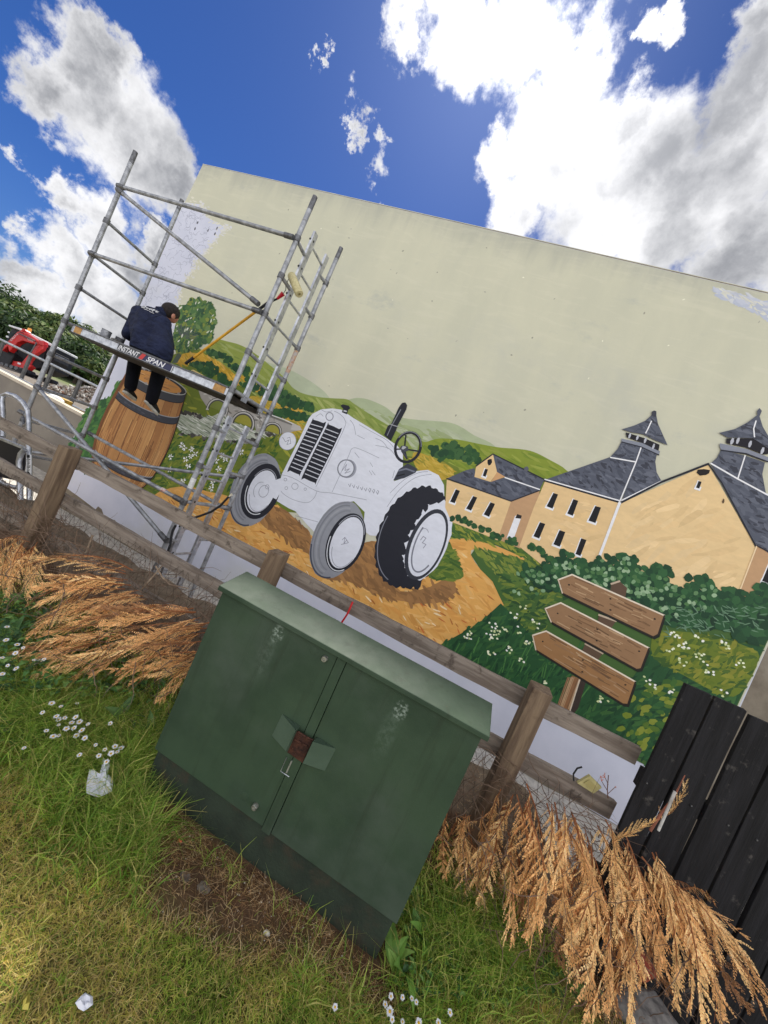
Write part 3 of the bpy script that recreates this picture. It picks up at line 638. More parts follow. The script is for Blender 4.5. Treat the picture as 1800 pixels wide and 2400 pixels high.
p.poly(ellp('R4', 1302, 1010, 208, 100, 22, 40), C(52,54,62)); p.poly(ellp('R4', 1306, 1012, 186, 84, 22, 40), WH)
p.line(ellp('R4', 1306, 1012, 160, 66, 22, 30, t0=150, t1=320, closed=False), .018, C(120,122,132)); p.line(P('R4', [(1270,985),(1285,965),(1300,975),(1280,1000),(1300,1010),(1285,1030)]), .009, PEN); p.line(ellp('R4', 1285, 960, 40, 26, 22, 14, t0=40, t1=200, closed=False), .007, PEN)
p.line(ellp('R4', 1228, 968, 276, 178, 24, 30, t0=170, t1=260, closed=False), .012, C(120,122,132))
p.done()
# ---- buildings
p = Part('painted_cottage')
def slate(pts, reg='R5', n=40):
    a = P(reg, pts); p.poly(a, SL); p.dabs(a, n*2, .085, .03, [C(98,102,114), SLD, C(92,96,108), C(72,76,88), C(84,88,100)], -.3, .5, .35, clip=True)
def win(pts, reg='R5'):
    a = P(reg, pts); c = (sum(q[0] for q in a)/4, sum(q[1] for q in a)/4)
    p.line([a[3], a[2]], .045, LW); p.line([a[0], a[3]], .02, LW); p.poly(a, C(24,24,28))
p.poly(P('R5', [(98,465),(410,570),(345,760),(250,720),(120,670),(90,600)]), TANL); p.poly(P('R5', [(410,570),(548,518),(545,570),(455,800),(345,755)]), TAND)
p.dabs(P('R5', [(110,480),(400,575),(340,730),(130,650)]), 30, .16, .05, [C(221,190,142), C(215,183,132)], .2, .5, clip=True)
slate([(98,460),(190,420),(232,410),(240,450),(310,475),(380,455),(550,515),(410,568)]); slate([(322,340),(572,465),(548,515),(380,455),(340,430)], n=30)
p.poly(P('R5', [(232,452),(240,402),(322,342),(342,430),(310,476)]), TANL); p.poly(P('R5', [(342,428),(382,452),(312,476)]), C(196,152,108))
p.line(P('R5', [(240,400),(322,341),(572,465)]), .014, BK); p.line(P('R5', [(98,460),(410,570),(550,517)]), .014, C(40,40,46)); p.line(P('R5', [(380,455),(548,513)]), .014, LW)
for w_ in ([(142,512),(162,520),(136,580),(114,572)], [(226,545),(246,552),(216,616),(192,606)], [(310,575),(332,583),(303,646),(277,634)], [(284,412),(298,416),(286,452),(272,446)]): win(w_)
p.dab(*P('R5', [(306,380)])[0], .05, .08, .3, C(24,24,28)); p.poly(P('R5', [(430,640),(460,646),(422,755),(388,750)]), LW); p.poly(P('R5', [(440,632),(462,640),(458,655),(430,652)]), C(40,36,36)); p.poly(P('R5', [(472,408),(488,400),(496,412),(488,428),(474,422)]), C(90,92,100))
p.done()
p = Part('painted_distillery')
p.poly(P('R5', [(575,472),(932,577),(815,900),(560,880),(450,790),(520,600)]), TANL)
p.poly(P('R5', [(945,578),(1366,392),(1596,790),(1490,1090),(1200,1080),(1000,1040),(815,900)]), C(222,192,142))
p.dabs(P('R5', [(600,520),(920,590),(820,850),(560,820)]), 40, .2, .06, [C(221,190,141), C(215,183,132)], .3, .6, clip=True); p.dabs(P('R5', [(960,600),(1350,420),(1560,790),(1470,1040),(900,900)]), 70, .25, .06, [C(224,195,147), C(219,188,138)], .9, .5, clip=True)
p.poly(P('RK', [(632,1398),(900,1530),(900,1950),(500,1990),(440,1900)]), TAND)
slate([(568,468),(890,356),(1016,378),(937,575)], n=90); slate([(1016,378),(1110,382),(1116,430),(1138,470),(945,572)], n=50)
slate([(890,356),(925,318),(950,272),(1042,290),(1016,378)], n=30); slate([(1042,290),(1118,335),(1108,384),(1016,378)], n=24)
p.line(P('R5', [(572,470),(932,574)]), .022, BK); p.line(P('R5', [(574,464),(934,567)]), .014, LW); p.line(P('R5', [(1046,292),(1016,378),(936,572)]), .013, LW); p.line(P('R5', [(892,358),(1016,380)]), .014, LW); p.line(P('R5', [(946,566),(1136,474)]), .014, LW); p.line(P('R5', [(944,576),(1136,478),(1366,389)]), .022, BK)
p.line(P('R5', [(936,578),(818,890)]), .028, LW)
p.poly(P('R5', [(945,266),(1045,288),(1132,328),(1126,346),(1040,306),(945,282)]), C(128,132,144)); p.line(P('R5', [(947,283),(1040,307),(1126,346)]), .012, BK)
p.poly(P('R5', [(965,236),(1050,262),(1130,296),(1124,326),(1045,287),(970,260)]), C(30,28,34))
for x, y in ((985,252),(1022,262),(1060,275),(1100,305)): p.dab(*P('R5', [(x, y)])[0], .024, .07, .1, vary(C(176,178,186)), 6, .1)
slate([(946,222),(1010,202),(1060,180),(1094,150),(1105,132),(1113,150),(1122,195),(1168,298),(1110,276),(1050,246),(990,236)], n=40)
p.line(P('R5', [(1090,182),(1075,215),(1062,240)]), .012, LW); p.dab(*P('R5', [(1104,146)])[0], .05, .07, .3, C(60,62,72))
slate([(235,688),(470,820),(712,950),(900,1050),(900,1560),(632,1396),(480,1130)], 'RK', 110)
slate([(325,572),(532,620),(470,822),(238,686),(290,640)], 'RK', 30); slate([(532,620),(702,680),(680,780),(712,950),(470,822)], 'RK', 30)
p.poly(P('RK', [(315,514),(550,565),(760,645),(728,672),(540,602),(325,572),(312,540)]), C(128,132,144)); p.line(P('RK', [(325,574),(540,604),(728,674)]), .014, BK)
p.poly(P('RK', [(370,472),(600,472),(760,570),(740,605),(690,612),(540,552),(370,514)]), C(28,26,32))
for x, y in ((420,498),(470,490),(575,520),(680,580)): p.dab(*P('RK', [(x, y)])[0], .03, .08, .1, vary(C(176,178,186)), 6, .1)
slate([(308,425),(450,390),(560,330),(638,270),(632,240),(655,210),(676,236),(656,282),(684,372),(760,500),(820,580),(720,550),(600,470),(380,465)], 'RK', 40)
p.line(P('RK', [(625,322),(605,390),(612,460)]), .012, LW); p.line(P('RK', [(532,620),(470,815)]), .012, LW); p.line(P('RK', [(238,688),(470,822),(712,952),(760,975)]), .016, LW); p.line(P('R5', [(1366,391),(1430,480),(1500,610),(1596,790)]), .014, BK); p.line(P('RK', [(632,1398),(450,1880)]), .012, C(232,206,166)); p.line(P('RK', [(632,1396),(800,1480)]), .012, BK)
for w_ in ([(615,530),(638,537),(611,606),(582,595)], [(712,560),(736,568),(709,641),(682,630)], [(818,593),(846,601),(819,676),(785,664)], [(550,672),(576,680),(546,751),(518,740)], [(645,710),(673,720),(646,791),(615,779)], [(750,750),(776,758),(746,836),(722,826)], [(1318,472),(1333,476),(1322,509),(1306,504)]): win(w_)
win([(745,1545),(800,1570),(760,1730),(680,1700)], 'RK'); p.dab(*P('R5', [(1342,430)])[0], .07, .12, 1.9, C(30,26,26))
p.dab(*P('R5', [(1438,570)])[0], .02, .05, .2, C(90,70,50)); p.done()
# ---- leafy hedge before the buildings
p = Part('painted_hedge')
hd = P('R5', [(480,900),(560,905),(640,880),(700,880),(780,895),(870,890),(960,865),(1010,905),(1060,960),(1100,940),(1160,980),(1240,1020),(1350,1000),(1440,1040),(1560,1075),(1690,1050),(1800,1060),(1800,1260),(1640,1270),(1400,1190),(1150,1170),(900,1060),(700,1000),(600,1000),(480,950)]); hd = [(min(x, 3.07), z) for x, z in hd]
p.poly(rag(hd, .025), C(34,70,44)); p.dabs(hd, 520, .09, .07, [C(28,62,40), C(40,80,48), C(36,74,44), C(52,94,56), C(24,54,36)], 0, 3, .3)
top = sm(P('R5', [(480,925),(560,905),(640,868),(700,880),(780,895),(870,885),(960,850),(1010,895),(1060,960),(1110,920),(1160,970),(1240,1005),(1350,975),(1440,1030),(1500,1065),(1560,1068),(1640,1030),(1690,1040)]), 8, False)
for k in range(330):
    a = random.choice(top); f = random.uniform(.6, 1.3); p.dab(min(a[0]+random.uniform(-.06,.06), 3.05), a[1]+random.gauss(-.01, .06), .085*f, .07*f, random.uniform(0,3), vary(random.choice([C(30,66,42), C(38,78,46), C(48,90,52)])), 8, .2)
for k in range(170):
    a = random.choice(top[:100]); p.dab(min(a[0]+random.uniform(-.1,.1), 3.05), a[1]-random.uniform(-.02,.28), .05, .04, random.uniform(0,3), vary(random.choice([C(120,152,112), C(96,132,88), C(146,172,136), C(74,112,66)])), 8, .2)
for k in range(90):
    q = P('R5', [(random.uniform(1150,1640), random.uniform(1080,1230))])[0]; p.dab(min(q[0], 3.05), q[1], .07, .012, random.uniform(-1,1), C(96,128,100))
for l in ([(120,660),(180,665),(260,705),(330,745),(400,760),(450,785),(540,810),(580,860)],): hedge(p, 'R5', l, .06, 60, (C(40,78,44), C(54,92,48), C(34,68,40)))
p.done()
# ---- signpost
p = Part('painted_signpost')
BR = [C(146,112,80), C(164,130,96), C(124,92,64), C(180,148,112), C(108,80,56)]
for pts in ([(895,245),(935,232),(972,265),(962,312),(888,292)], [(835,395),(918,425),(892,465),(828,440)], [(770,535),(855,582),(832,615),(752,572)]): p.poly(P('R6', pts), C(92,72,56)); p.line(P('R6', pts[:2]), .02, C(190,170,146))
p.poly(P('R6', [(705,690),(768,715),(720,830),(692,890),(632,862)]), C(138,98,66)); p.poly(P('R6', [(745,702),(775,715),(735,850),(700,890),(690,880)]), C(60,50,44))
for k in range(14): x = random.uniform(650,715); p.line(P('R6', [(x+35, 700), (x-20, 850)]), .01, vary(random.choice(BR)))
p.line(P('R6', [(742,712),(690,878)]), .014, C(206,190,168))
for bd, up_ in (([(638,225),(705,200),(1152,398),(1122,490),(1098,502),(658,290)], BR[0]), ([(575,365),(650,337),(1078,556),(1040,656),(1018,660),(604,430)], BR[0]), ([(514,495),(580,474),(1013,720),(976,830),(952,828),(530,566)], C(152,112,72))):
    a = P('R6', bd); sh = [(x+.02, z-.02) for x, z in a]; p.poly(sh, C(30,34,28)); p.poly(a, up_)
    for k in range(46):
        t, s_ = random.uniform(.02,.85), random.uniform(.08,.92); ln = random.uniform(.06,.2)
        f = lambda t_, s__: (bd[1][0]+(bd[2][0]-bd[1][0])*t_ + ((bd[5][0]+(bd[4][0]-bd[5][0])*t_)-(bd[1][0]+(bd[2][0]-bd[1][0])*t_))*s__, bd[1][1]+(bd[2][1]-bd[1][1])*t_ + ((bd[5][1]+(bd[4][1]-bd[5][1])*t_)-(bd[1][1]+(bd[2][1]-bd[1][1])*t_))*s__)
        p.line(P('R6', [f(t, s_), f(min(t+ln, .99), min(max(s_+random.uniform(-.05,.05), .03), .97))]), random.uniform(.006,.016), vary(random.choice(BR)))
    p.line([a[0], a[1], a[2]], .016, C(222,208,186)); p.line([a[2], a[3], a[4], a[5], a[0]], .014, C(44,34,28)); p.line([a[0], a[5]], .012, C(206,190,166))
    for t, s_ in ((.02,.5),(.45,.3),(.5,.75),(.93,.3)): p.dab(*P('R6', [f(t, s_)])[0], .022, .018, 0, C(40,30,26))
p.done()
# ------------------------------------------------------------------ post and rail fence
FY = 2.1
fence = thing('post_and_rail_fence', (-2.85, FY, 0), 'weathered wooden post and rail fence running below the mural', 'fence')
def rough_beam(x0, x1, y0, y1, z0, z1, seed, n=14, amp=.004):
    rnd = random.Random(seed); b = MB(); ring = []
    for i in range(n+1):
        t = i/n; x = x0+(x1-x0)*t; j = lambda: rnd.uniform(-amp, amp); base = len(b.v)
        w = .006*math.sin(t*5+seed)
        b.v += [(x, y0+j()*.5, z0+w+j()), (x, y1+j()*.5, z0+w+j()), (x, y1+j()*.5, z1+w+j()), (x, y0+j()*.5, z1+w+j())]
        if i:
            for k in range(4): a = base-4+k; c = base-4+(k+1) % 4; b.face((a, c, c+4, a+4))
    b.face((0,1,2,3)); e = len(b.v)-4; b.face((e+3,e+2,e+1,e)); return b
POSTS = [(-4.62,1.0),(-2.83,1.005),(-1.0,1.018),(.645,1.012)]
for i, (x, h) in enumerate(POSTS):
    b = MB(); b.hexa([(x-.05,FY-.02,-.15),(x+.05,FY-.02,-.15),(x+.05,FY+.085,-.15),(x-.05,FY+.085,-.15),(x-.05,FY-.02,h-.008),(x+.05,FY-.02,h-.004),(x+.05,FY+.085,h+.006),(x-.05,FY+.085,h)])
    b.build('post', M['post'], fence, bevel=.006)
for i, (z0, z1) in enumerate(((.858,.948),(.565,.655),(.26,.345))):  # three rows
    for k, (x0, x1) in enumerate(((-6.2,-2.80),(-2.795,-.99),(-.985,1.19))):
        if i == 2 and k == 2: continue
        rough_beam(x0, x1, FY+.09, FY+.125, z0-.006*k*(i == 1), z1-.006*k*(i == 1), i*7+k).build('rail', M['rail'], fence)
b = MB()      # diamond netting stapled over the lower rails
def wire_strip(x0, x1, z0, z1, dx=.055, dz=.075):
    y = FY+.078; ni = int((x1-x0)/dx); nj = int((z1-z0)/dz)
    pt = lambda i, j: (x0+i*dx+.008*math.sin(i*1.7+j*2.3)+.5*dx*(j % 2), y+.012*math.sin(i*.9+j), z0+j*dz+.01*math.sin(i*2.1+j*1.3)+.02*math.sin(i*.23))
    for j in range(nj):
        for i in range(ni):
            if (hnoise(i*.21, j*.4) > .55): continue
            a = pt(i, j); c = pt(i, j+1); e = pt(i-1 if j % 2 == 0 else i+1, j+1)
            b.path([a, c], .0013, 3, caps=False); b.path([a, e], .0013, 3, caps=False)
wire_strip(-3.7, 1.05, .14, .66)
o = b.build('wire_netting', M['wire'], fence, fix=False); tag(o, kind='stuff')

# ------------------------------------------------------------------ black boarded fence
bf = thing('board_fence', (1.16, FY, 0), 'black stained fence of upright boards at the right edge', 'fence')
xs = [(1.185,1.300,1.350),(1.312,1.445,1.354),(1.457,1.590,1.345),(1.604,1.735,1.35),(1.75,1.88,1.352),(1.893,2.02,1.348),(2.035,2.16,1.35),(2.172,2.30,1.352),(2.315,2.44,1.35),(2.452,2.58,1.352),(2.594,2.72,1.349)]
for i, (a, c, h) in enumerate(xs):
    rnd = random.Random(i+50); b = MB(); n = 8; l = rnd.uniform(-.004,.004)
    for k in range(n+1):
        z = -.25+(h+.25)*k/n; j = lambda: rnd.uniform(-.002,.002); base = len(b.v)
        b.v += [(a+j()+l*k/n, FY-.012+j(), z), (c+j()+l*k/n, FY-.012+j(), z), (c+j()+l*k/n, FY+.01, z+.004*(k == n)), (a+j()+l*k/n, FY+.01, z)]
        if k:
            for q in range(4): s_ = base-4+q; t_ = base-4+(q+1) % 4; b.face((s_, t_, t_+4, s_+4))
    b.face((0,1,2,3)); e = len(b.v)-4; b.face((e+3,e+2,e+1,e)); bo_ = b.build('board', M['blackwood'], bf, bevel=.002)
    for z in (.32, .845):
        nx_ = (a+c)/2+rnd.uniform(-.035,.035); nz_ = z+rnd.uniform(-.012,.012); MB().tube((nx_,FY-.0165,nz_),(nx_,FY-.010,nz_),.0038,7).build('nail_head', M['clamp'], bo_)
for z in (.28, .80): MB().box((1.19,FY+.012,z),(2.72,FY+.05,z+.09)).build('cross_rail', M['blackwood'], bf)
MB().box((1.62,FY+.052,0),(1.72,FY+.15,1.2)).build('post', M['blackwood'], bf)

# ------------------------------------------------------------------ green street cabinet
def cabinet_mat():
    m = mk('cabinet_green_paint', lin(60,78,59), lin(48,65,49), 2.6, .62, bump=.22, bscale=240, c3=lin(72,84,72), s3=2.1, lo3=.42, hi3=.78, rvar=.08, bdist=.002, spec=.22)
    global N, L
    N = m.node_tree.nodes; L = m.node_tree.links; b = N['Principled BSDF']; col = b.inputs['Base Color'].links[0].from_socket
    tcn = nd('ShaderNodeTexCoord'); gm = nd('ShaderNodeNewGeometry'); pos = gm.outputs['Position']
    # pale scuffs left by torn labels, and rub marks
    for (px, py, rx, rz) in ((640,345,.035,.05), (1175,680,.035,.05)):
        q = onY('RC', px, py, 1.52); dv = vmath('SUBTRACT', pos, tuple(q)); s_ = vmath('MULTIPLY', dv, (1/rx, .01, 1/rz)); ln = vmath('LENGTH', s_)
        f = mth('MULTIPLY', mrange(ln, .5, 1.0, 1, 0), mrange(noise(pos, 70, 5, .7), .46, .62)); f = mth('MULTIPLY', f, .55)
        col = mixc(f, col, lin(168,182,170))
        q2 = q+Vector((-.012, 0, -.10)); dv = vmath('SUBTRACT', pos, tuple(q2)); ln = vmath('LENGTH', vmath('MULTIPLY', dv, (1/.05, .01, 1/.17)))
        col = mixc(mth('MULTIPLY', mrange(ln, .1, 1.0, 1, 0), mth('MULTIPLY', mrange(noise(pos, 30, 5, .7), .35, .7), .3)), col, lin(120,136,122))
    spk = mrange(noise(pos, 150, 4, .7), .70, .76); col = mixc(mth('MULTIPLY', spk, .35), col, lin(150,160,148))
    # runs of dirt down the doors, rust freckles
    stv = vmath('MULTIPLY', pos, (22, 22, 1.6)); col = mixc(mth('MULTIPLY', mrange(noise(stv, 1.0, 5, .6), .52, .74), .45), col, lin(44,54,40))
    col = mixc(mth('MULTIPLY', mrange(noise(pos, 62, 5, .7), .69, .74), .7), col, lin(92,66,46))
    # shallow dents on top of the orange-peel paint
    bn0 = b.inputs['Normal'].links[0].from_node; bn2 = nd('ShaderNodeBump'); bn2.inputs['Strength'].default_value = .5; bn2.inputs['Distance'].default_value = .02; L.new(noise(pos, 3.2, 3, .5), bn2.inputs['Height']); L.new(bn2.outputs[0], bn0.inputs['Normal'])
    L.new(col, b.inputs['Base Color']); return m
M['cab'] = cabinet_mat()
M['rust'] = mk('rusted_lock_box', lin(92,58,44), lin(66,42,34), 30, .85, .2, bump=.7, bscale=90, c3=lin(44,30,28), s3=40)
cab = thing('street_cabinet', (-.275, 1.7, 0), 'green metal utility cabinet with two doors in front of the fence', 'cabinet')
cx0, cx1 = -.897, .347
MB().box((cx0+.008,1.55,.088),(cx1-.008,1.685,.90)).build('housing', M['cab'], cab, bevel=.004)
MB().hexa([(cx0+.012,1.548,-.2),(cx1-.012,1.548,-.2),(cx1-.03,1.67,-.2),(cx0+.03,1.67,-.2),(cx0+.012,1.548,.086),(cx1-.012,1.548,.086),(cx1-.03,1.67,.086),(cx0+.03,1.67,.086)]).build('plinth', mk('cabinet_plinth', lin(48,59,46), lin(38,47,37), 6, .9, bump=.6, bscale=70, c3=lin(58,54,42), s3=9), cab, bevel=.004)
sl, sr_ = onY('RC', 745, 810, 1.535).x, onY('RC', 783, 826, 1.535).x
dl = MB().box((cx0,1.532,.094),(sl-.002,1.548,.893)).build('door', M['cab'], cab, bevel=.003)
dr = MB().box((sr_+.002,1.532,.09),(cx1,1.548,.891)).build('door', M['cab'], cab, bevel=.003)
MB().box((sl,1.528,.082),(sr_,1.549,.894)).build('cover_strip', M['cab'], cab, bevel=.0015)
lid = MB(); A = [(1.508,.893),(1.508,.914),(1.690,.968),(1.697,.962),(1.697,.90),(1.548,.897)]
lid.prism([(-.912,y,z) for y, z in A], (1.279,0,0)); lid.build('lid', M['cab'], cab, bevel=.003)
for (x, y) in ((853,447),(553,1083)):
    q = onY('RC', x, y, 1.532); Mt = Matrix.Translation(q) @ Matrix.Rotation(math.pi/2, 4, 'X')
    k = MB().lathe([(.0125,-.002),(.0125,.016),(.0105,.019),(.006,.019),(.006,.014)], 18, Mt).build('lock', mk('lock_barrel', lin(178,178,168), lin(130,128,118), 60, .4, .7), cab, smooth=True)
for (x, y) in ((803,415),(503,1045)):
    q = onY('RC', x, y, 1.532); Mt = Matrix.Translation(q) @ Matrix.Rotation(math.pi/2, 4, 'X')
    MB().lathe([(.0185,-.002),(.0185,.0008),(.0165,.0014),(.002,.0014)], 22, Mt).build('blanking_disc', M['cab'], cab, smooth=True)
def H(x, y, d=0): q = onY('RH', x, y, 1.532-d); return (q.x, q.y, q.z)
# wedge hoods either side of the lock
hL = MB(); hL.add([H(340,130,.001), H(205,410,.001), H(385,612,.05), H(512,342,.05), H(570,285,.001), H(420,640,.001)], [(0,1,2,3),(0,3,4),(1,5,2)]); hL.add([H(512,342,.05), H(385,612,.05), H(420,640,.001), H(570,285,.001)], [(0,1,2,3)]); M['hood'] = mk('hood_lightened_green', lin(76,94,78), lin(66,84,68), 6, .6, bump=.2, bscale=200, bdist=.002); hL.build('lock_hood', M['hood'], cab, fix=False)  # hood green lightened to stand in for sky light on its faces
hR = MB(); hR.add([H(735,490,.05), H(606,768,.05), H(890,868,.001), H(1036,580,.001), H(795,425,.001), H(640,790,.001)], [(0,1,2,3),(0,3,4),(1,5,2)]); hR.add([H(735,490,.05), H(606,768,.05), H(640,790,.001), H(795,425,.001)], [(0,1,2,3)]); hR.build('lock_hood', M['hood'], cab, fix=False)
rb = MB(); rb.hexa([H(400,622,.001), H(604,766,.001), H(604,766,.022), H(400,622,.022), H(530,345,.001), H(728,486,.001), H(728,486,.022), H(530,345,.022)]); rbo = rb.build('lock_box', M['rust'], cab, bevel=.002)
for a, c in (((545,360),(650,425)), ((655,430),(745,470)), ((505,460),(590,510)), ((605,515),(665,550))): MB().tube(H(*a,.026), H(*c,.026), .004, 6).build('staple', M['rust'], rbo)
lt = MB(); lt.path([H(400,690,.006), H(320,870,.006), H(430,945,.006)], .0018, 5); lt.beam(H(465,735,.005), H(395,890,.005), .006, .004, (0,1,0)); lt.build('latch_plate', M['alu'], cab, fix=True)

# ------------------------------------------------------------------ scaffold tower
SF, SB = 3.25, 3.95
FLp, FRp, BLp, BRp = (-5.12, SF), (-2.70, SF), (-5.14, SB), (-2.68, SB)
tw = thing('scaffold_tower', (-3.9, 3.6, -.55), 'grey metal scaffold tower with a built-in ladder standing before the mural', 'scaffold')
lev = [3.22,2.81,2.40,1.985,1.573,1.163,.755,.34]
for (x, y), top in ((FLp,4.07),(FRp,4.06),(BLp,4.14),(BRp,4.09)):
    b = MB().tube((x,y,-.55),(x,y,top-.14),.025,14).build('pole', M['galv'], tw, smooth=True)
    MB().tube((x,y,top-.139),(x,y,top),.0255,14).build('end_sleeve', M['clamp'], tw, smooth=True)
def clamp(x, y, z, d=(0,0,1), r=.033, h=.055):
    d = Vector(d)*h/2; MB().tube(Vector((x,y,z))-d, Vector((x,y,z))+d, r, 12).build('clamp', M['clamp'], tw, smooth=True)
def bar(name, a, c, r=.021, mat='galv', cl=True):
    a, c = Vector(a), Vector(c); MB().tube(a, c, r, 12).build(name, M[mat], tw, smooth=True)
    if cl:
        d = (c-a).normalized()
        for p_, s_ in ((a, 1), (c, -1)): MB().tube(p_+d*s_*.0, p_+d*s_*.10, r*1.28, 10).build('coupling', M['clamp'], tw, smooth=True)
for z in lev:
    bar('rung', (FLp[0],SF+.02,z), (BLp[0],SB-.02,z), .018, cl=False); clamp(*FLp, z); clamp(*BLp, z)
    clamp(*FRp, z-.01); clamp(*BRp, z)
    y1, y2 = (3.46, 3.78) if z > 1.95 else (3.37, 3.69)
    if z in (1.985, .755): MB().tube((FRp[0],SF+.02,z),(BRp[0],SB-.02,z),.019,10).build('rung', M['galv'], tw, smooth=True)
    else:
        bar('rung', (FRp[0],SF+.02,z-.01), (-2.69,y1,z-.02), .019, cl=False); bar('rung', (-2.69,y2,z), (BRp[0],SB-.02,z), .019, cl=False)
clamp(*FLp, 3.63); clamp(*FRp, 3.61); clamp(*BRp, 3.64)
MB().tube((FRp[0],SF+.02,3.6),(-2.69,3.46,3.58),.019,10).build('rung', M['galv'], tw, smooth=True); MB().tube((-2.69,3.78,3.62),(BRp[0],SB-.02,3.64),.019,10).build('rung', M['galv'], tw, smooth=True)
bar('guard_rail', (FLp[0]+.02,SF-.045,3.615), (FRp[0]-.01,SF-.045,3.585)); bar('guard_rail', (FLp[0]+.02,SF-.045,2.80), (FRp[0]-.01,SF-.045,2.79))
bar('diagonal_brace', (FLp[0]+.1,SF-.085,3.55), (FRp[0]-.04,SF-.085,2.84))
bar('diagonal_brace', (FLp[0]+.05,SF-.045,1.175), (FRp[0]+.02,SF-.045,.335)); bar('guard_rail', (FLp[0]+.04,SF-.09,.835), (FRp[0]+.05,SF-.09,.771)); bar('guard_rail', (BLp[0]+.02,SB+.045,.81), (BRp[0]-.02,SB+.045,.725))
bar('plan_brace', (FLp[0]+.03,SF+.06,.385), (BRp[0]-.03,SB-.06,1.13), .019)
for a, c in (((-2.92,SF-.09,.781),(-2.86,SF-.09,.779)),):
    MB().tube(a, c, .0225, 12).build('sticker_band', mk('red_white_tape', lin(206,200,194), lin(176,70,60), 24, .6), tw, smooth=True)
def stile(x, y, z0, z1, holes):
    b = MB(); b.box((x-.013,y-.034,z0),(x+.013,y+.034,z1))
    for z in holes:
        n0 = len(b.v)
        for k in range(10): t = 6.283*k/10; b.v.append((x+.0138*1, y+.012*math.cos(t), z+.012*math.sin(t)))
        b.face(range(n0, n0+10), None, 1); n0 = len(b.v)
        for k in range(10): t = 6.283*k/10; b.v.append((x-.012+.012*math.cos(t), y-.0348, z+.012*math.sin(t)))
        b.face(range(n0, n0+10), None, 1)
    b.build('ladder_stile', [M['alu'], M['dark']], tw, fix=False)
up_r = [3.72-.305*k for k in range(6)]; lo_r = [1.62-.29*k for k in range(7)]
stile(-2.69, 3.46, 1.93, 3.85, [z+.04 for z in up_r]); stile(-2.69, 3.78, 1.93, 3.85, [])
stile(-2.69, 3.37, -.5, 1.73, [z+.02 for z in lo_r]); stile(-2.69, 3.69, -.5, 1.72, [])
for z in up_r: MB().tube((-2.69,3.46,z),(-2.69,3.78,z),.013,10).build('ladder_rung', M['alu'], tw, smooth=True)
for z in lo_r: MB().tube((-2.69,3.37,z),(-2.69,3.69,z),.012,10).build('ladder_rung', M['alu'], tw, smooth=True)
# paper sticker on the front right pole
MB().tube((FRp[0],SF,.9),(FRp[0],SF,1.01),.0262,14).build('sticker', mk('white_sticker', lin(226,226,220), lin(200,200,196), 30, .6), tw, smooth=True)
MB().tube((BRp[0],SB,2.5),(BRp[0],SB,2.78),.0262,14).build('sticker', mk('orange_peeling_sticker', lin(188,150,116), lin(176,172,170), 28, .65, c3=lin(170,96,52), s3=26), tw, smooth=True)

# platform board
pf = thing('scaffold_platform', (-3.9, 3.6, 1.9), 'long aluminium platform board lettered INSTANT SPAN across the scaffold', 'platform')
MB().box((-5.03,3.315,1.972),(-2.77,3.885,1.99)).build('deck', mk('platform_plywood', lin(112,104,92), lin(84,80,74), 9, .85, bump=.3), pf)
for y0 in (3.282, 3.886):
    MB().box((-5.03,y0,1.905),(-2.77,y0+.03,1.995)).build('side_beam', M['alu'], pf, bevel=.004)
MB().box((-5.03,3.268,1.984),(-2.77,3.312,1.999)).build('top_lip', M['clamp'], pf, bevel=.003)
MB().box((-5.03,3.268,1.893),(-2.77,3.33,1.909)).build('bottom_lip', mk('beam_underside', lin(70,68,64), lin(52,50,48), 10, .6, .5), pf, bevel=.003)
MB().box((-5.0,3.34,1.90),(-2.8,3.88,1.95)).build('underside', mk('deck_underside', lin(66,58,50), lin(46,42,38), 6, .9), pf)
for x0, x1 in ((-4.985,-4.875),(-2.945,-2.80)): MB().box((x0,3.2795,1.912),(x1,3.2835,1.982)).build('end_plate', mk('tan_end_plate', lin(196,152,92), lin(168,126,76), 18, .7), pf)
NAVY, RED, WHT = mk('label_navy', lin(38,42,78), None, rough=.5), mk('label_red', lin(196,54,52), None, rough=.5), mk('label_white', lin(226,226,228), None, rough=.5)
SLATE_ = mk('label_charcoal', lin(62,64,72), None, rough=.5)
def flat(name, pts, y, m, parent): b = MB(); b.add([(x, y, z) for x, z in pts], [tuple(range(len(pts)))]); return b.build(name, m, parent, fix=False)
lb_ = MB(); lb_.box((-4.30,3.2788,1.914),(-3.5,3.2825,1.982)); lbl = lb_.build('label_panel', SLATE_, pf)
flat('label_block', [(-3.93,1.915),(-3.502,1.915),(-3.502,1.981),(-3.90,1.981)], 3.2778, NAVY, lbl); flat('label_flash', [(-3.975,1.915),(-3.92,1.915),(-3.89,1.981),(-3.945,1.981)], 3.2774, RED, lbl)
flat('label_edge', [(-3.512,1.915),(-3.503,1.915),(-3.503,1.981),(-3.512,1.981)], 3.2774, WHT, lbl)
def text(body, size, loc, rot, m, parent, width=None, shear=0.0, ext=.0004, name='lettering', bold=.0):
    cu = bpy.data.curves.new(name, 'FONT'); cu.body = body; cu.size = size; cu.shear = shear; cu.extrude = ext; cu.offset = bold; cu.resolution_u = 3
    o = bpy.data.objects.new(name, cu); COL.objects.link(o); bpy.context.view_layer.update()
    me = bpy.data.meshes.new_from_object(o.evaluated_get(bpy.context.evaluated_depsgraph_get())); bpy.data.objects.remove(o)
    xs_ = [v.co.x for v in me.vertices]; w0 = max(xs_)-min(xs_); sx = (width/w0) if width else 1
    R = Matrix(rot) if not isinstance(rot, Matrix) else rot
    for v in me.vertices: q = R @ Vector(((v.co.x-min(xs_))*sx, v.co.y, v.co.z)); v.co = q+Vector(loc)-wloc(parent)
    me.materials.clear(); me.materials.append(m); return link(name, me, parent)
FRONT = Matrix(((1,0,0),(0,0,-1),(0,1,0)))
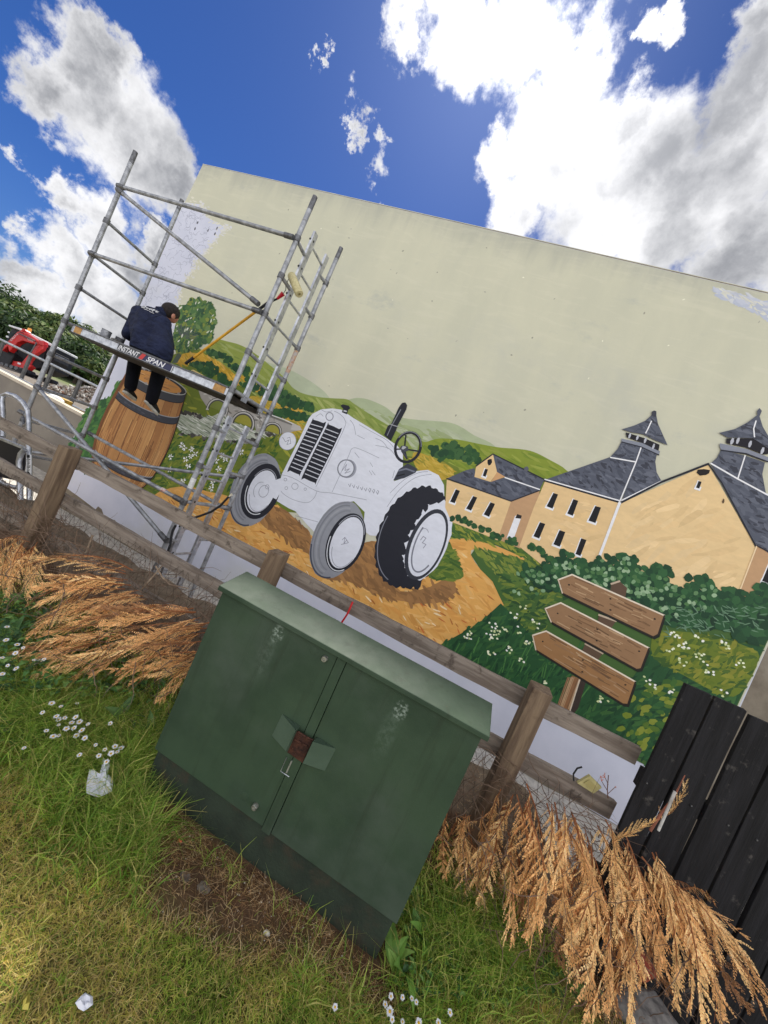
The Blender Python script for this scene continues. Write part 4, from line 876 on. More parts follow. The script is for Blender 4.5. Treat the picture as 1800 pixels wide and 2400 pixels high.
text('INSTANT', .078, (-4.285, 3.277, 1.922), FRONT, WHT, lbl, .31, .28, bold=.0016); text('SPAN', .078, (-3.865, 3.2765, 1.922), FRONT, WHT, lbl, .26, .28, bold=.0016)

# things on the platform
tin_m = mk('paint_tin_metal', lin(170,172,174), lin(130,132,136), 20, .35, .8)
def tin(x, y, r, h, label, top=None):
    t = thing('paint_tin', (x, y, 1.99), label, 'paint tin')
    MB().lathe([(r,0),(r,h*.93),(r*1.05,h*.95),(r*1.05,h),(r*.9,h),(r*.88,h*.85)], 18, Matrix.Translation((x,y,1.992))).build('can', top or tin_m, t, smooth=True)
    MB().lathe([(r*.86,0),(r*.86,.004)], 18, Matrix.Translation((x,y,1.992+h*.86))).build('paint', mk('tin_paint', lin(196,196,180), None, rough=.3), t)
    a = [(x-r*1.04, y-.001, 1.992+h*.9)]+[(x+r*1.1*math.cos(q), y-.02-.02*math.sin(q), 1.992+h*.9-r*.8*math.sin(q)) for q in (2.6,2.0,1.57,1.1,.5)]+[(x+r*1.04, y, 1.992+h*.9)]
    MB().path(a, .002, 5).build('handle', M['clamp'], t); return t
tin(-4.72, 3.42, .05, .10, 'grey metal paint tin on the left end of the platform', mk('dull_tin', lin(150,152,156), lin(120,120,124), 22, .45, .7))
tin(-4.60, 3.50, .045, .085, 'darker paint tin beside the seated painter', mk('dark_tin', lin(70,70,74), lin(50,50,54), 25, .5, .3))
b = MB().box((-4.55,3.36,1.992),(-4.47,3.44,2.03)); tag(b.build('paint_pot', mk('pot_plastic', lin(60,58,56), lin(120,116,108), 30, .6), bevel=.008), 'small dark splashed pot against the painter\'s hip', 'paint pot')
tr_ = thing('paint_tray', (-3.2, 3.5, 1.99), 'shallow dark paint tray with brushes on the right of the platform', 'paint tray')
b = MB(); b.box((-3.42,3.40,1.992),(-3.0,3.72,1.998)); b.beam((-3.42,3.4,2.008),(-3.0,3.4,2.008),.008,.03); b.beam((-3.42,3.72,2.008),(-3.0,3.72,2.008),.008,.03); b.beam((-3.42,3.4,2.008),(-3.42,3.72,2.008),.008,.03); b.beam((-3.0,3.4,2.008),(-3.0,3.72,2.008),.008,.03); b.build('tray', mk('tray_plastic', lin(60,66,64), lin(90,98,94), 14, .5), tr_)
for a, c in (((-3.44,3.45,2.03),(-3.25,3.5,2.03)), ((-3.4,3.42,2.035),(-3.27,3.56,2.032))): MB().tube(a, c, .009, 8, .006).build('brush_handle', mk('brush_wood', lin(200,176,120), None, rough=.6), tr_)
# roller on its yellow pole
p0, p1 = onY('RT', 285, 892, 3.55), onY('RT', 1270, 165, 3.42); dpole = (p1-p0).normalized()
rl = thing('paint_roller', p0, 'paint roller with a long yellow pole leaning against the ladder', 'paint roller')
MB().tube(p0+dpole*.13, p1-dpole*.1, .0135, 12).build('pole', mk('yellow_pole', lin(222,168,48), lin(196,142,40), 18, .45), rl, smooth=True)
MB().tube(p0, p0+dpole*.13, .016, 12, .018).build('grip', M['dark'], rl, smooth=True); MB().tube(p1-dpole*.1, p1+dpole*.02, .015, 12).build('collar', M['dark'], rl, smooth=True)
h0, h1 = onY('Q6', 525, 1160, 3.41), onY('Q6', 600, 1095, 3.40)
MB().tube(p1, h0, .010, 8).build('shaft', M['dark'], rl); MB().tube(h0, h1, .012, 10, .024).build('handle', mk('red_handle', lin(190,30,48), None, rough=.4), rl, smooth=True)
r0_, r1_ = onY('Q6', 700, 870, 3.36), onY('Q6', 800, 1105, 3.30)
MB().path([h1, onY('Q6', 632, 1050, 3.40), onY('Q6', 630, 985, 3.40), onY('Q6', 660, 930, 3.40), r0_], .004, 6).build('wire_frame', M['clamp'], rl)
dr_ = (r1_-r0_).normalized(); q_ = dr_.to_track_quat('Z', 'Y').to_matrix().to_4x4(); ln = (r1_-r0_).length
MB().lathe([(.012,-.01),(.036,0),(.042,.012),(.043,ln*.5),(.042,ln-.012),(.036,ln),(.014,ln+.001),(.012,ln-.02)], 20, Matrix.Translation(r0_) @ q_).build('sleeve', mk('roller_pile', lin(208,198,152), lin(186,176,132), 40, .95, bump=.9, bscale=160, bdist=.006), rl, smooth=True)
# loose cable tied to the ladder
cb = MB().path(sm3 := [onY('R7', x, y, 3.2) for x, y in ((318,1722),(420,1690),(540,1645),(640,1580),(700,1515),(735,1478))], [.011]*6, 10); cbt = thing('cable', sm3[0], 'short black cable with a bared end hanging off the scaffold', 'cable')
cb.build('sheath', M['dark'], cbt, smooth=True); e_ = sm3[-1]
for k in range(3): q = onY('R7', 765+8*k, 1440+10*k, 3.2); MB().tube(e_, q, .003, 5).build('bare_wire', mk('bare_copper_wire', lin(222,214,190), None, rough=.4), cbt)
pts = [onY('R7', x, y, 3.2) for x, y in ((150,1795),(118,1850),(100,1930),(92,2000),(70,2060),(55,2110))]; c2 = thing('strap', pts[0], 'dark rubber strap looped low on the scaffold leg', 'strap'); MB().path(pts, .012, 8).build('strap_band', M['dark'], c2, smooth=True)
# red string on the rail behind the cabinet
a_, b_ = onY('D', 762, 1300, 2.18), onY('D', 738, 1345, 2.17); tag(MB().path([a_, (a_+b_)/2+Vector((.008,-.01,0)), b_], .006, 6).build('red_string', mk('red_cord', lin(196,34,40), None, rough=.7)), 'short red string tied over the fence rail', 'string')

# ------------------------------------------------------------------ painter
def body_mesh(caps, voxel=.015):
    b = MB()
    for (a, c, ra, rb_) in caps:
        a, c = Vector(a), Vector(c); d = c-a; n = 5; pts = []; rr_ = []
        dn = d.normalized() if d.length > 1e-5 else Vector((0,0,1))
        for t in (0, .3, .6, .85): pts.append(a-dn*ra*math.cos(t*math.pi/2)); rr_.append(max(ra*math.sin(t*math.pi/2), .002))
        for t in range(n+1): pts.append(a+d*(t/n)); rr_.append(ra+(rb_-ra)*t/n)
        for t in (.15, .4, .7, 1): pts.append(c+dn*rb_*math.sin(t*math.pi/2)); rr_.append(max(rb_*math.cos(t*math.pi/2), .002))
        b.path(pts, rr_, 14)
    o = bpy.data.objects.new('tmp', b.mesh('tmp', M['dark'])); COL.objects.link(o)
    m = o.modifiers.new('r', 'REMESH'); m.mode = 'VOXEL'; m.voxel_size = voxel; m2 = o.modifiers.new('s', 'SMOOTH'); m2.iterations = 7; m2.factor = .5
    bpy.context.view_layer.update(); me = bpy.data.meshes.new_from_object(o.evaluated_get(bpy.context.evaluated_depsgraph_get())); bpy.data.objects.remove(o); return me
Zp = lambda x, y, Y: onY('Z5', x, y, Y)
pel = Zp(600,850,3.70); pel.z = 2.12
shL, shR, nk, hd_ = Zp(545,345,3.86), Zp(915,500,3.86), Zp(860,345,3.93), Zp(1005,330,4.02)
hipL, hipR = Vector((-4.50,3.70,2.11)), Vector((-4.20,3.70,2.11))
knL, knR = Zp(500,1000,4.02), Zp(865,1150,4.02); knL.z = knR.z = 2.02
anL, anR = Zp(420,1440,3.98), Zp(735,1640,3.98)
elL, elR = Zp(370,660,3.80), Zp(985,850,3.82); haL, haR = Zp(520,780,4.12), Zp(960,820,4.2)
caps = [(hipL, hipR, .135, .135), (Vector((-4.47,3.70,2.16)), shL+Vector((.06,0,-.08)), .15, .13), (Vector((-4.23,3.70,2.16)), shR+Vector((-.06,0,-.06)), .15, .13), (pel+Vector((0,0,.12)), (shL+shR)/2+Vector((0,-.02,-.02)), .16, .15), (shL, shR, .095, .095), ((shL+shR)/2, nk, .11, .075), (nk, hd_, .062, .058),
        (hd_, hd_+Vector((.02,.03,-.03)), .098, .088), (hd_+Vector((.0,.05,-.03)), hd_+Vector((.01,.08,-.05)), .06, .05),
        (shL, elL, .085, .068), (elL, haL, .066, .045), (shR, elR, .085, .072), (elR, haR, .07, .045),
        (haL, haL+Vector((.03,.07,0)), .035, .03), (haR, haR+Vector((0,.08,.02)), .035, .03),
        (hipL, knL, .115, .085), (hipR, knR, .115, .085), (knL, anL, .09, .074), (knR, anR, .09, .074)]
per = thing('person', (-4.35, 3.7, 1.99), 'person in navy jacket and dark trousers seated on the platform, painting with head bowed', 'person')
me = body_mesh(caps)
JK, TRS, SKN = mk('navy_jacket', lin(40,47,74), lin(27,32,54), 7, .85, bump=.9, bscale=13, stretch=(1,1,2.2), bdist=.03, spec=.25), mk('dark_trousers', lin(22,24,34), lin(16,17,24), 10, .9, bump=.35, bscale=22, bdist=.015, spec=.2), mk('skin', lin(196,140,118), lin(180,120,100), 14, .55)
me.materials.clear()
for m_ in (JK, TRS, SKN): me.materials.append(m_)
mi = []
for pl in me.polygons:
    c = pl.center; k = 0
    if c.z < 2.06: k = 1
    if (c-hd_).length < .15 and (c-nk).dot((hd_-nk).normalized()) > .045: k = 2
    if (c-haR).length < .1 and c.y > haR.y: k = 2
    if (c-haL).length < .1 and c.y > haL.y: k = 2
    mi.append(k)
me.polygons.foreach_set('material_index', mi); me.polygons.foreach_set('use_smooth', [True]*len(mi))
off = per.location
for v in me.vertices: v.co -= off
bo = link('body', me, per)
hair = MB(); hair.ell(hd_+Vector((.016,-.004,.012)), (.112,.116,.104), 18, 12); hb_ = hair.build('hair', mk('dark_brown_hair', lin(52,44,42), lin(34,28,28), 40, .8, bump=.8, bscale=90, stretch=(1,1,4), bdist=.01), per, smooth=True)
ear = Zp(1062,395,3.965); MB().ell(ear, (.012,.03,.036), 12, 8).build('ear', SKN, per, smooth=True)
MB().path([ear+Vector((-.03,-.01,.012)), ear+Vector((.0,-.012,.022)), ear+Vector((.05,.09,.01))], .003, 5).build('glasses', mk('glasses_frame', lin(70,30,30), None, rough=.4), per)
# collar
cd_ = (hd_-nk).normalized(); q_ = cd_.to_track_quat('Z', 'Y').to_matrix().to_4x4(); MB().lathe([(.082,-.03),(.078,.0),(.074,.03),(.068,.03),(.07,0)], 18, Matrix.Translation(nk+cd_*.015) @ q_).build('collar', JK, per, smooth=True)
SOLE, SHOE = mk('shoe_sole', lin(206,204,196), lin(176,172,162), 20, .7), mk('shoe_canvas', lin(28,28,30), lin(40,38,38), 25, .8)
for an, hx, hy, tx, ty in ((anL,300,1515,480,1655), (anR,615,1660,812,1868)):
    he, to = Zp(hx+20, hy+10, 3.92), Zp(tx, ty, 4.13); d = (to-he); ln = d.length; d.normalize(); up = Vector((0,-.25,1)); sx = d.cross(up).normalized(); up = sx.cross(d)
    F = lambda t, s_, u: he+d*(t*ln)+sx*s_+up*u
    prof_ = [(-.02,.022),(.05,.036),(.25,.04),(.5,.037),(.75,.045),(.92,.036),(1.03,.012)]
    o1 = [F(t, w, 0) for t, w in prof_]+[F(t, -w, 0) for t, w in prof_[::-1]]
    so_ = MB().prism(o1, up*.026).build('shoe_sole', SOLE, per)
    sh_ = MB(); hts = [.07,.085,.09,.075,.055,.045,.02]
    for i, ((t, w), h_) in enumerate(zip(prof_, hts)):
        b0 = len(sh_.v); sh_.v += [tuple(F(t, w*.95*math.cos(a), .024+h_*math.sin(a))) for a in np.linspace(0, math.pi, 9)]
        if i:
            for k in range(8): sh_.face((b0-9+k, b0-8+k, b0+k+1, b0+k))
    sh_.face(range(9)); sh_.build('shoe', SHOE, per, smooth=True)
# white script print across the shoulders: strokes standing just proud of the jacket
from mathutils.bvhtree import BVHTree
bv = BVHTree.FromPolygons([v.co+off for v in me.vertices], [tuple(p_.vertices) for p_ in me.polygons])
def on_back(x, y, lift=.004):
    d = ray(*sr('Z5', x, y)).normalized(); h_ = bv.ray_cast(EYEP, d); return (h_[0]-d*lift) if h_[0] is not None else None
pr = MB()
for st, r_ in (([(600,238),(588,252),(600,262),(630,258),(650,245),(640,238),(615,245)], .006), ([(645,258),(668,262),(660,275),(690,272),(700,286),(718,280)], .006), ([(705,296),(722,278),(745,285),(730,302),(755,300)], .006), ([(745,318),(775,288),(770,312),(795,300),(790,325),(815,310)], .006), ([(800,330),(825,318),(818,338)], .005), ([(838,322),(844,326)], .005), ([(618,278),(650,288),(690,308)], .0035), ([(700,318),(735,332),(770,350)], .0035)):
    q = [on_back(x, y) for x, y in st]; q = [a for a in q if a is not None]
    if len(q) > 1: pr.path(q, r_, 6)
pr.build('jacket_print', WHT, per)
MB().path([q for q in (on_back(x, y, .001) for x, y in ((620,480),(680,440),(760,405),(830,385),(880,378))) if q is not None], .003, 5).build('back_seam', mk('seam_thread', lin(18,20,34), None, rough=.9), per)
# ------------------------------------------------------------------ beyond the fence, left
REG['RP'] = (900, 1600, 900/1659); REG['RQ'] = (0, 1200, 600/1659); REG['RB'] = (0, 1750, 900/1659)
def proj(p):
    d = Vector(p)-EYEP; w = d.dot(FW); return (900+FPX*d.dot(RT_)/w, 1200-FPX*d.dot(UP_)/w) if w > .05 else (-9e9, 0)
gw = thing('low_wall', (-12, 5.6, -.6), 'low grey rendered wall with pale coping beside the mural gable', 'wall')
gz = lambda x: .73+.030*(-7.4-x)
MB().hexa([(-20,5.6,-.7),(-6.24,5.6,-.7),(-6.24,5.74,-.7),(-20,5.74,-.7),(-20,5.6,gz(-20)),(-6.24,5.6,gz(-6.24)),(-6.24,5.74,gz(-6.24)),(-20,5.74,gz(-20))]).build('render', mk('grey_wall_render', lin(132,126,116), lin(118,112,104), 1.5, .9, bump=.25, bscale=60), gw)
MB().hexa([(-20,5.57,gz(-20)),(-6.24,5.57,gz(-6.24)),(-6.24,5.77,gz(-6.24)),(-20,5.77,gz(-20)),(-20,5.57,gz(-20)+.055),(-6.24,5.57,gz(-6.24)+.055),(-6.24,5.77,gz(-6.24)+.055),(-20,5.77,gz(-20)+.055)]).build('coping', mk('pale_coping', lin(196,186,168), lin(176,166,150), 3, .85), gw)
# galvanised barrier railing
rg = thing('railing', (-13, 8, .1), 'galvanised tube railing in front of the red excavator', 'railing')
rz = lambda x: 1.40+.023*(-14.7-x)
gm_ = mk('railing_galv', lin(190,194,198), lin(160,164,168), 8, .4, .7)
MB().tube((-21,8,rz(-21)),(-9.2,8,rz(-9.2)),.035,10).build('top_rail', gm_, rg, smooth=True)
MB().tube((-21,8,.66+.4*.023*(-14.2+21)),(-9.2,8,.62-.02*5),.03,10).build('lower_rail', gm_, rg, smooth=True)
for q in ((45,530),(450,740),(800,880),(1195,1110)):
    x = onY('RE', *q, 8.06).x; MB().box((x-.05,8.04,.05),(x+.05,8.09,rz(x)-.02)).build('railing_post', mk('railing_post_steel', lin(112,112,110), lin(90,90,88), 10, .6, .4), rg)
# timber and sacks behind the low wall
for k, (a, c, col, lab) in enumerate((((900,1440),(1240,1560),(206,190,160),'pale plank lying uppermost behind the low wall'), ((880,1470),(1220,1610),(188,172,144),'pale plank lying lower behind the low wall'), ((980,1530),(1200,1640),(170,158,138),'short plank nearest the coping of the low wall'))):
    p0, p1 = onY('RE', *a, 6.6-.25*k), onY('RE', *c, 6.6-.25*k); tag(MB().beam(p0, p1, .16, .035).build('plank', mk('raw_timber%d' % k, lin(*col), lin(150,132,104), 6, .85), bevel=.004), lab, 'plank')
    for t in (.15, .85):
        q = p0.lerp(p1, t); tag(MB().box((q.x-.06,q.y-.06,.05),(q.x+.06,q.y+.06,q.z-.0185)).build('timber_bearer', mk('bearer_wood%d%d' % (k, t > .5), lin(96,80,62), None, rough=.9)), 'short dark bearer block under the planks by the low wall', 'block', 'bearer blocks under the planks')
q = onY('RE', 830, 1375, 6.7); s_ = MB(); s_.ell(q, (.22,.14,.09), 14, 8); s_.tube((q.x,q.y,.05),(q.x,q.y,q.z-.05),.12,10); tag(s_.build('white_sack', mk('white_sack', lin(224,226,230), lin(196,200,206), 9, .6, bump=.5, bscale=14), smooth=True), 'white sack on the ground just over the low wall', 'sack')
q = onY('RE', 960, 1400, 7.2); b = MB(); b.box((q.x-.16,q.y-.1,.08),(q.x+.16,q.y+.1,q.z+.05)); tag(b.build('yellow_crate', mk('yellow_plastic', lin(206,168,64), lin(170,136,60), 12, .6), bevel=.02), 'faded yellow box beyond the white sack', 'box')
# rubble
rb0 = onZ('RE', 1000, 1330, .185); b = MB(); rnd = random.Random(5)
ex = Vector((math.cos(YAW), math.sin(YAW), 0)); ey = Vector((-math.sin(YAW), math.cos(YAW), 0))
for k in range(1500):
    u, v = rnd.uniform(-1.25, 2.6), rnd.uniform(-.6, 3.0); hgt = .95*max(0, 1-abs(v-1.6)/2.4)*max(0, 1-(abs(u-.7)/2.0)**4)
    c = rb0+ex*u+ey*v; z = .1+hgt*rnd.uniform(.75, 1.02); s0 = rnd.uniform(.04, .12)
    pv = []; g0 = rnd.choice([(150,146,140),(120,112,104),(172,168,160),(96,86,76),(132,120,108),(190,186,178),(110,82,66)])
    R = Matrix.Rotation(rnd.uniform(0,6), 3, Vector((rnd.random(),rnd.random(),rnd.random()+.1)).normalized())
    for (a, e, f) in ((1,0,0),(-1,0,0),(0,1,0),(0,-1,0),(0,0,1),(0,0,-1)): pv.append(Vector((c.x,c.y,z))+R @ Vector((a*s0*rnd.uniform(.6,1.4), e*s0*rnd.uniform(.6,1.2), f*s0*rnd.uniform(.4,.9))))
    b.add(pv, [(0,2,4),(2,1,4),(1,3,4),(3,0,4),(2,0,5),(1,2,5),(3,1,5),(0,3,5)], lin(*g0))
core = []
for i in range(13):
    for j in range(9):
        u, v = -1.4+4.2*i/12, -.8+4*j/8; hgt = .9*max(0, 1-abs(v-1.6)/2.4)*max(0, 1-(abs(u-.7)/2.0)**4); c = rb0+ex*u+ey*v; core.append((c.x, c.y, .08+hgt*.85))
b.add(core, [(i*9+j, i*9+j+1, (i+1)*9+j+1, (i+1)*9+j) for i in range(12) for j in range(8)], lin(86,72,60))
o = b.build('rubble_heap', mk('rubble_stone', None, (.75,1.25), 8, .9, attr=True, bump=.4), fix=False); tag(o, 'heap of broken grey stone and rubble beside the excavator', 'rubble', kind='stuff')
# hill and scrub
DH = 42
ridge = [onr for onr in ((-420,-90),(-250,-30),(-120,10),(0,60),(130,115),(260,185),(370,235),(480,275),(560,310),(630,345),(700,410),(750,470),(800,520),(840,565))]
def rid(x, y, dd=DH): return EYEP+ray(*sr('R2', x, y))*dd
b = MB(); cols = 6
for i, (x, y) in enumerate(ridge):
    t = rid(x, y); tz = t.z-1.6
    for j in range(cols):
        f = j/(cols-1); pz = .06+(tz)*math.sin(f*math.pi/2)**1.3; q = t-FW*(9*(1-f)); b.v.append((q.x, q.y, max(pz, .02)))
    b.v.append((t.x+FW.x*18, t.y+FW.y*18, 0))
w_ = cols+1
for i in range(len(ridge)-1):
    for j in range(cols): a = i*w_+j; b.face((a, a+1, a+w_+1, a+w_))
o = b.build('hill', mk('hill_grass', lin(70,92,44), lin(96,108,52), .7, .95, bump=.6, bscale=4, c3=lin(56,76,40), s3=.4), smooth=True); tag(o, kind='structure')
leaf_m = mk('scrub_leaves', None, (.7,1.25), 1.2, .7, attr=True, trans=.25)
bark_m = mk('scrub_bark', lin(70,58,46), lin(54,44,36), 8, .9)
def bush(c, rx, ry, rz_, n, pal, seed, leaf=.2):
    rnd = random.Random(seed); lo = MB(); lumps = [(Vector((rnd.uniform(-.6,.6)*rx, rnd.uniform(-.6,.6)*ry, rnd.uniform(-.35,.55)*rz_)), rnd.uniform(.38,.62)) for _ in range(11)]
    for k in range(n):
        lc, lr = rnd.choice(lumps); d = Vector((rnd.gauss(0,1), rnd.gauss(0,1), rnd.gauss(.25,1))).normalized(); r = lr*rnd.uniform(.72,1.05)
        pos = Vector(c)+lc+Vector((d.x*r*rx, d.y*r*ry, d.z*r*rz_)); n_ = (d+Vector((rnd.gauss(0,.5), rnd.gauss(0,.5), rnd.gauss(.2,.5)))).normalized(); t = n_.orthogonal().normalized(); t = (Matrix.Rotation(rnd.uniform(0,6.28), 3, n_) @ t); u = n_.cross(t); s0 = leaf*rnd.uniform(.6,1.4)
        col = lin(*rnd.choice(pal)); f = .75+.5*rnd.random(); col = (col[0]*f, col[1]*f, col[2]*f, 1)
        lo.add([pos-t*s0, pos-u*s0*.45, pos+t*s0, pos+u*s0*.45], [(0,1,2,3)], col)
    return lo, lumps
for k, (x, y, dd, rx, rz_, pal, lab) in enumerate((
    (-40,75,44,3.4,2.6,0,'dark green tree at the far left of the scrubby hill'), (90,120,43,2.9,2.4,0,'rounded dark tree next to the far left one on the hill'), (215,195,42,2.6,2.1,1,'mid green bush on the crest above the excavator cab'), (320,240,43,2.3,1.8,0,'dark crest bush just left of the scaffold pole'), (430,280,42,2.3,1.9,1,'crest bush directly behind the front left scaffold pole'), (540,335,42,2.3,2.0,1,'pale green bush right of the scaffold pole on the crest'), (640,400,41,2.2,2.0,0,'bush on the falling right shoulder of the hill'), (730,500,40,1.9,1.9,1,'lower bush near the right end of the hill'), (795,590,40,1.7,1.8,0,'last bush at the foot of the hill beside the wall'),
    (40,230,36,2.6,2.0,1,'broad bush in the second row above the excavator roof'), (180,300,36,2.4,1.8,0,'second row bush over the excavator boom'), (330,370,36,2.3,1.7,1,'light bush low on the slope left of the pole'), (500,440,36,2.4,1.9,1,'yellow-green bush low on the slope right of the pole'), (640,530,35,2.2,1.7,0,'dark low bush above the grassy slope'), (740,620,35,1.7,1.3,1,'small bush at the foot of the slope by the wall'))):
    c = rid(x, y+34, dd); c.z = max(c.z, rz_*.55); pal_ = [[(40,62,34),(54,78,40),(66,90,48),(32,52,30),(80,100,54)], [(70,94,48),(88,108,56),(54,78,42),(108,122,68),(122,134,84)]][pal]
    t = thing('hill_bush', (c.x, c.y, 0), lab, 'bush', 'bushes on the scrubby hill')
    lo, lumps = bush(c, rx, rx, rz_, 1500, pal_, 100+k, .26)
    lo.build('crown', leaf_m, t, fix=False); tk_ = MB(); tk_.path([(c.x, c.y, 0), (c.x+.1, c.y, c.z*.5), (c.x, c.y, c.z)], [.16,.12,.06], 7)
    for lc, lr in lumps[:4]: tk_.path([(c.x, c.y, c.z*.6), tuple(Vector(c)+lc*.8)], [.06,.03], 5)
    tk_.build('trunk', bark_m, t)
# excavator
exd = 20.0
def EX(x, y, d=0): return EYEP+ray(*sr('RE', x, y))*exd+FW*d
ext = thing('excavator', (EX(300,900).x, EX(300,900).y, .1), 'red mini excavator with dark cab parked beyond the railing', 'excavator')
RD_, BKM, GLS, WHM = mk('excavator_red', lin(196,36,34), lin(170,30,30), 3, .4, spec=.5), mk('excavator_black', lin(36,36,40), lin(24,24,26), 5, .6), mk('cab_glass', lin(40,54,56), lin(26,36,40), 2, .35, spec=.12), mk('cab_roof_white', lin(226,228,230), lin(204,206,208), 3, .5)
def pr_(name, pts, d0, d1, m, parent=ext, bev=.03): return MB().prism([EX(x, y, d0) for x, y in pts], FW*(d1-d0)).build(name, m, parent, bevel=bev)
cabx = pr_('cab', [(110,265),(770,575),(650,880),(420,890),(240,800),(-60,700),(20,480)], .25, 1.6, BKM)
pr_('roof', [(92,243),(280,298),(480,403),(780,553),(768,585),(470,432),(270,330),(98,268)], .1, 1.7, WHM)
for pts in ([(75,335),(190,385),(172,560),(25,470)], [(245,370),(385,430),(235,565),(222,490)], [(400,470),(640,590),(590,640),(480,600),(420,700),(380,810),(300,770)], [(490,610),(630,650),(560,740),(500,700)]): pr_('window_pane', pts, .235, .26, GLS, cabx, 0)
pr_('boom', [(150,690),(240,590),(400,430),(470,395),(560,465),(690,555),(785,565),(775,640),(700,625),(560,592),(470,562),(395,592),(275,725),(255,645),(172,712)], -.5, -.22, RD_)
pr_('dipper_arm', [(690,600),(785,600),(755,685),(640,765),(565,855),(520,985),(440,965),(452,870),(560,740),(640,650)], -.46, -.26, RD_)
pr_('knuckle', [(470,390),(510,395),(530,430),(470,430)], -.54, -.2, RD_); MB().tube(EX(440,470,-.58), EX(680,580,-.58), .03, 8).build('hydraulic_ram', M['clamp'], ext); MB().tube(EX(700,600,-.58), EX(590,790,-.58), .03, 8).build('hydraulic_ram', M['clamp'], ext)
pr_('quick_hitch', [(440,890),(560,900),(600,935),(530,985),(430,960)], -.5, -.2, RD_); pr_('bucket', [(430,970),(540,980),(560,1030),(500,1080),(430,1050),(400,1000)], -.6, -.1, BKM)
pr_('side_skirt', [(190,805),(330,828),(405,880),(365,955),(300,940),(178,870)], -.1, .4, RD_); pr_('skirt_plate', [(300,835),(390,868),(375,890),(290,858)], -.115, -.1, WHM, ext, 0)
pr_('slew_frame', [(-60,620),(60,560),(150,640),(270,730),(190,890),(-60,810)], -.2, .8, BKM); pr_('counterweight', [(640,640),(760,640),(740,760),(640,860),(600,840)], .3, 1.2, BKM)
for d in (-.5, .9): pr_('track', [(-90,800),(180,880),(560,990),(575,1040),(540,1060),(150,960),(-90,890)], d, d+.4, M['dark'])
for pts in ([(60,330),(85,338),(80,362),(55,352)], [(36,395),(72,405),(66,432),(30,420)]): pr_('work_lamp', pts, .2, .25, WHM, cabx, 0)
for a_, c_ in (((205,340),(185,640)), ((480,470),(400,860)), ((640,560),(560,840))): MB().tube(EX(*a_,.22), EX(*c_,.22), .035, 6).build('cab_pillar', BKM, cabx)
for k in range(9): MB().tube(EX(-40+70*k, 850+19*k, -.52), EX(-40+70*k, 850+19*k, -.44), .10, 10).build('track_roller', M['clamp'], ext)
MB().path([EX(250,640,-.6), EX(330,520,-.62), EX(430,440,-.62), EX(520,470,-.62)], .018, 6).build('hydraulic_hose', BKM, ext)
q = EX(303,285,.5); MB().lathe([(.06,-.1),(.09,-.08),(.09,.1),(.06,.14),(.01,.15)], 12, Matrix.Translation(q)).build('beacon', mk('amber_beacon', lin(226,150,60), None, rough=.3), ext, smooth=True)
MB().tube(EX(300,310,.5), q, .04, 8).build('beacon_stem', BKM, ext)
def along(body, a, c, d, size):
    p0, p1 = EX(*a, d), EX(*c, d); x = (p1-p0).normalized(); n = -FW; y = n.cross(x).normalized(); n = x.cross(y)
    text(body, size, p0, Matrix(((x.x,y.x,n.x),(x.y,y.y,n.y),(x.z,y.z,n.z))), WHM, ext, (p1-p0).length)
along('Kubota', (540,548), (622,582), -.505, .14); along('KX57-4', (310,572), (412,478), -.505, .14)
# aluminium trolley behind the fence at far left
tl = thing('aluminium_trolley', (-4.1, 2.62, -.3), 'bent aluminium tube trolley with a black panel behind the left fence', 'trolley')
A_ = lambda x, y, Y=2.62: onY('RL', x, y, Y)
MB().path([A_(40,760), A_(42,400), A_(30,260), A_(40,170), A_(110,145), A_(220,180), A_(330,270), A_(405,390), A_(415,520), A_(415,900), A_(425,1400), A_(430,1980)], .022, 12).build('hoop', M['alu'], tl, smooth=True)
MB().path([A_(360,945,2.56), A_(300,1010,2.56), A_(272,1120,2.56), A_(285,1400,2.56), A_(305,2000,2.56)], .022, 12).build('side_tube', M['alu'], tl, smooth=True)
MB().path([A_(20,1400,2.6), A_(60,1440,2.6), A_(170,1480,2.6), A_(280,1500,2.6)], .02, 10).build('cross_tube', M['alu'], tl, smooth=True)
MB().path([A_(415,560,2.64), A_(340,600,2.8), A_(330,480,2.85)], .012, 8).build('bracket', M['clamp'], tl)
q = [A_(-200,720,2.66), A_(350,945,2.66), A_(280,1400,2.66), A_(-200,1300,2.66)]; MB().prism(q, (0,.03,0)).build('panel', mk('black_panel', lin(16,18,28), None, rough=.45), tl)
q = [A_(-200,690,2.65), A_(355,915,2.65), A_(350,950,2.65), A_(-200,725,2.65)]; MB().prism(q, (0,.05,0)).build('panel_frame', M['alu'], tl)
sk = [A_(378,1020,2.585), A_(447,1020,2.585), A_(447,1320,2.585), A_(372,1340,2.585)]; sk_o = MB().prism(sk, (0,.004,0)).build('instruction_label', WHT, tl)
b = MB(); rnd = random.Random(3)
for k in range(16):
    t = k/15; a = sk[0].lerp(sk[3], .04+.92*t); c = sk[1].lerp(sk[2], .04+.92*t); f0, f1 = rnd.uniform(.1,.3), rnd.uniform(.5,.92); b.beam(a.lerp(c, f0)-Vector((0,.001,0)), a.lerp(c, f1)-Vector((0,.001,0)), .002, .006 if k not in (0,1,13,14) else .014)
b.build('label_print', M['dark'], sk_o)
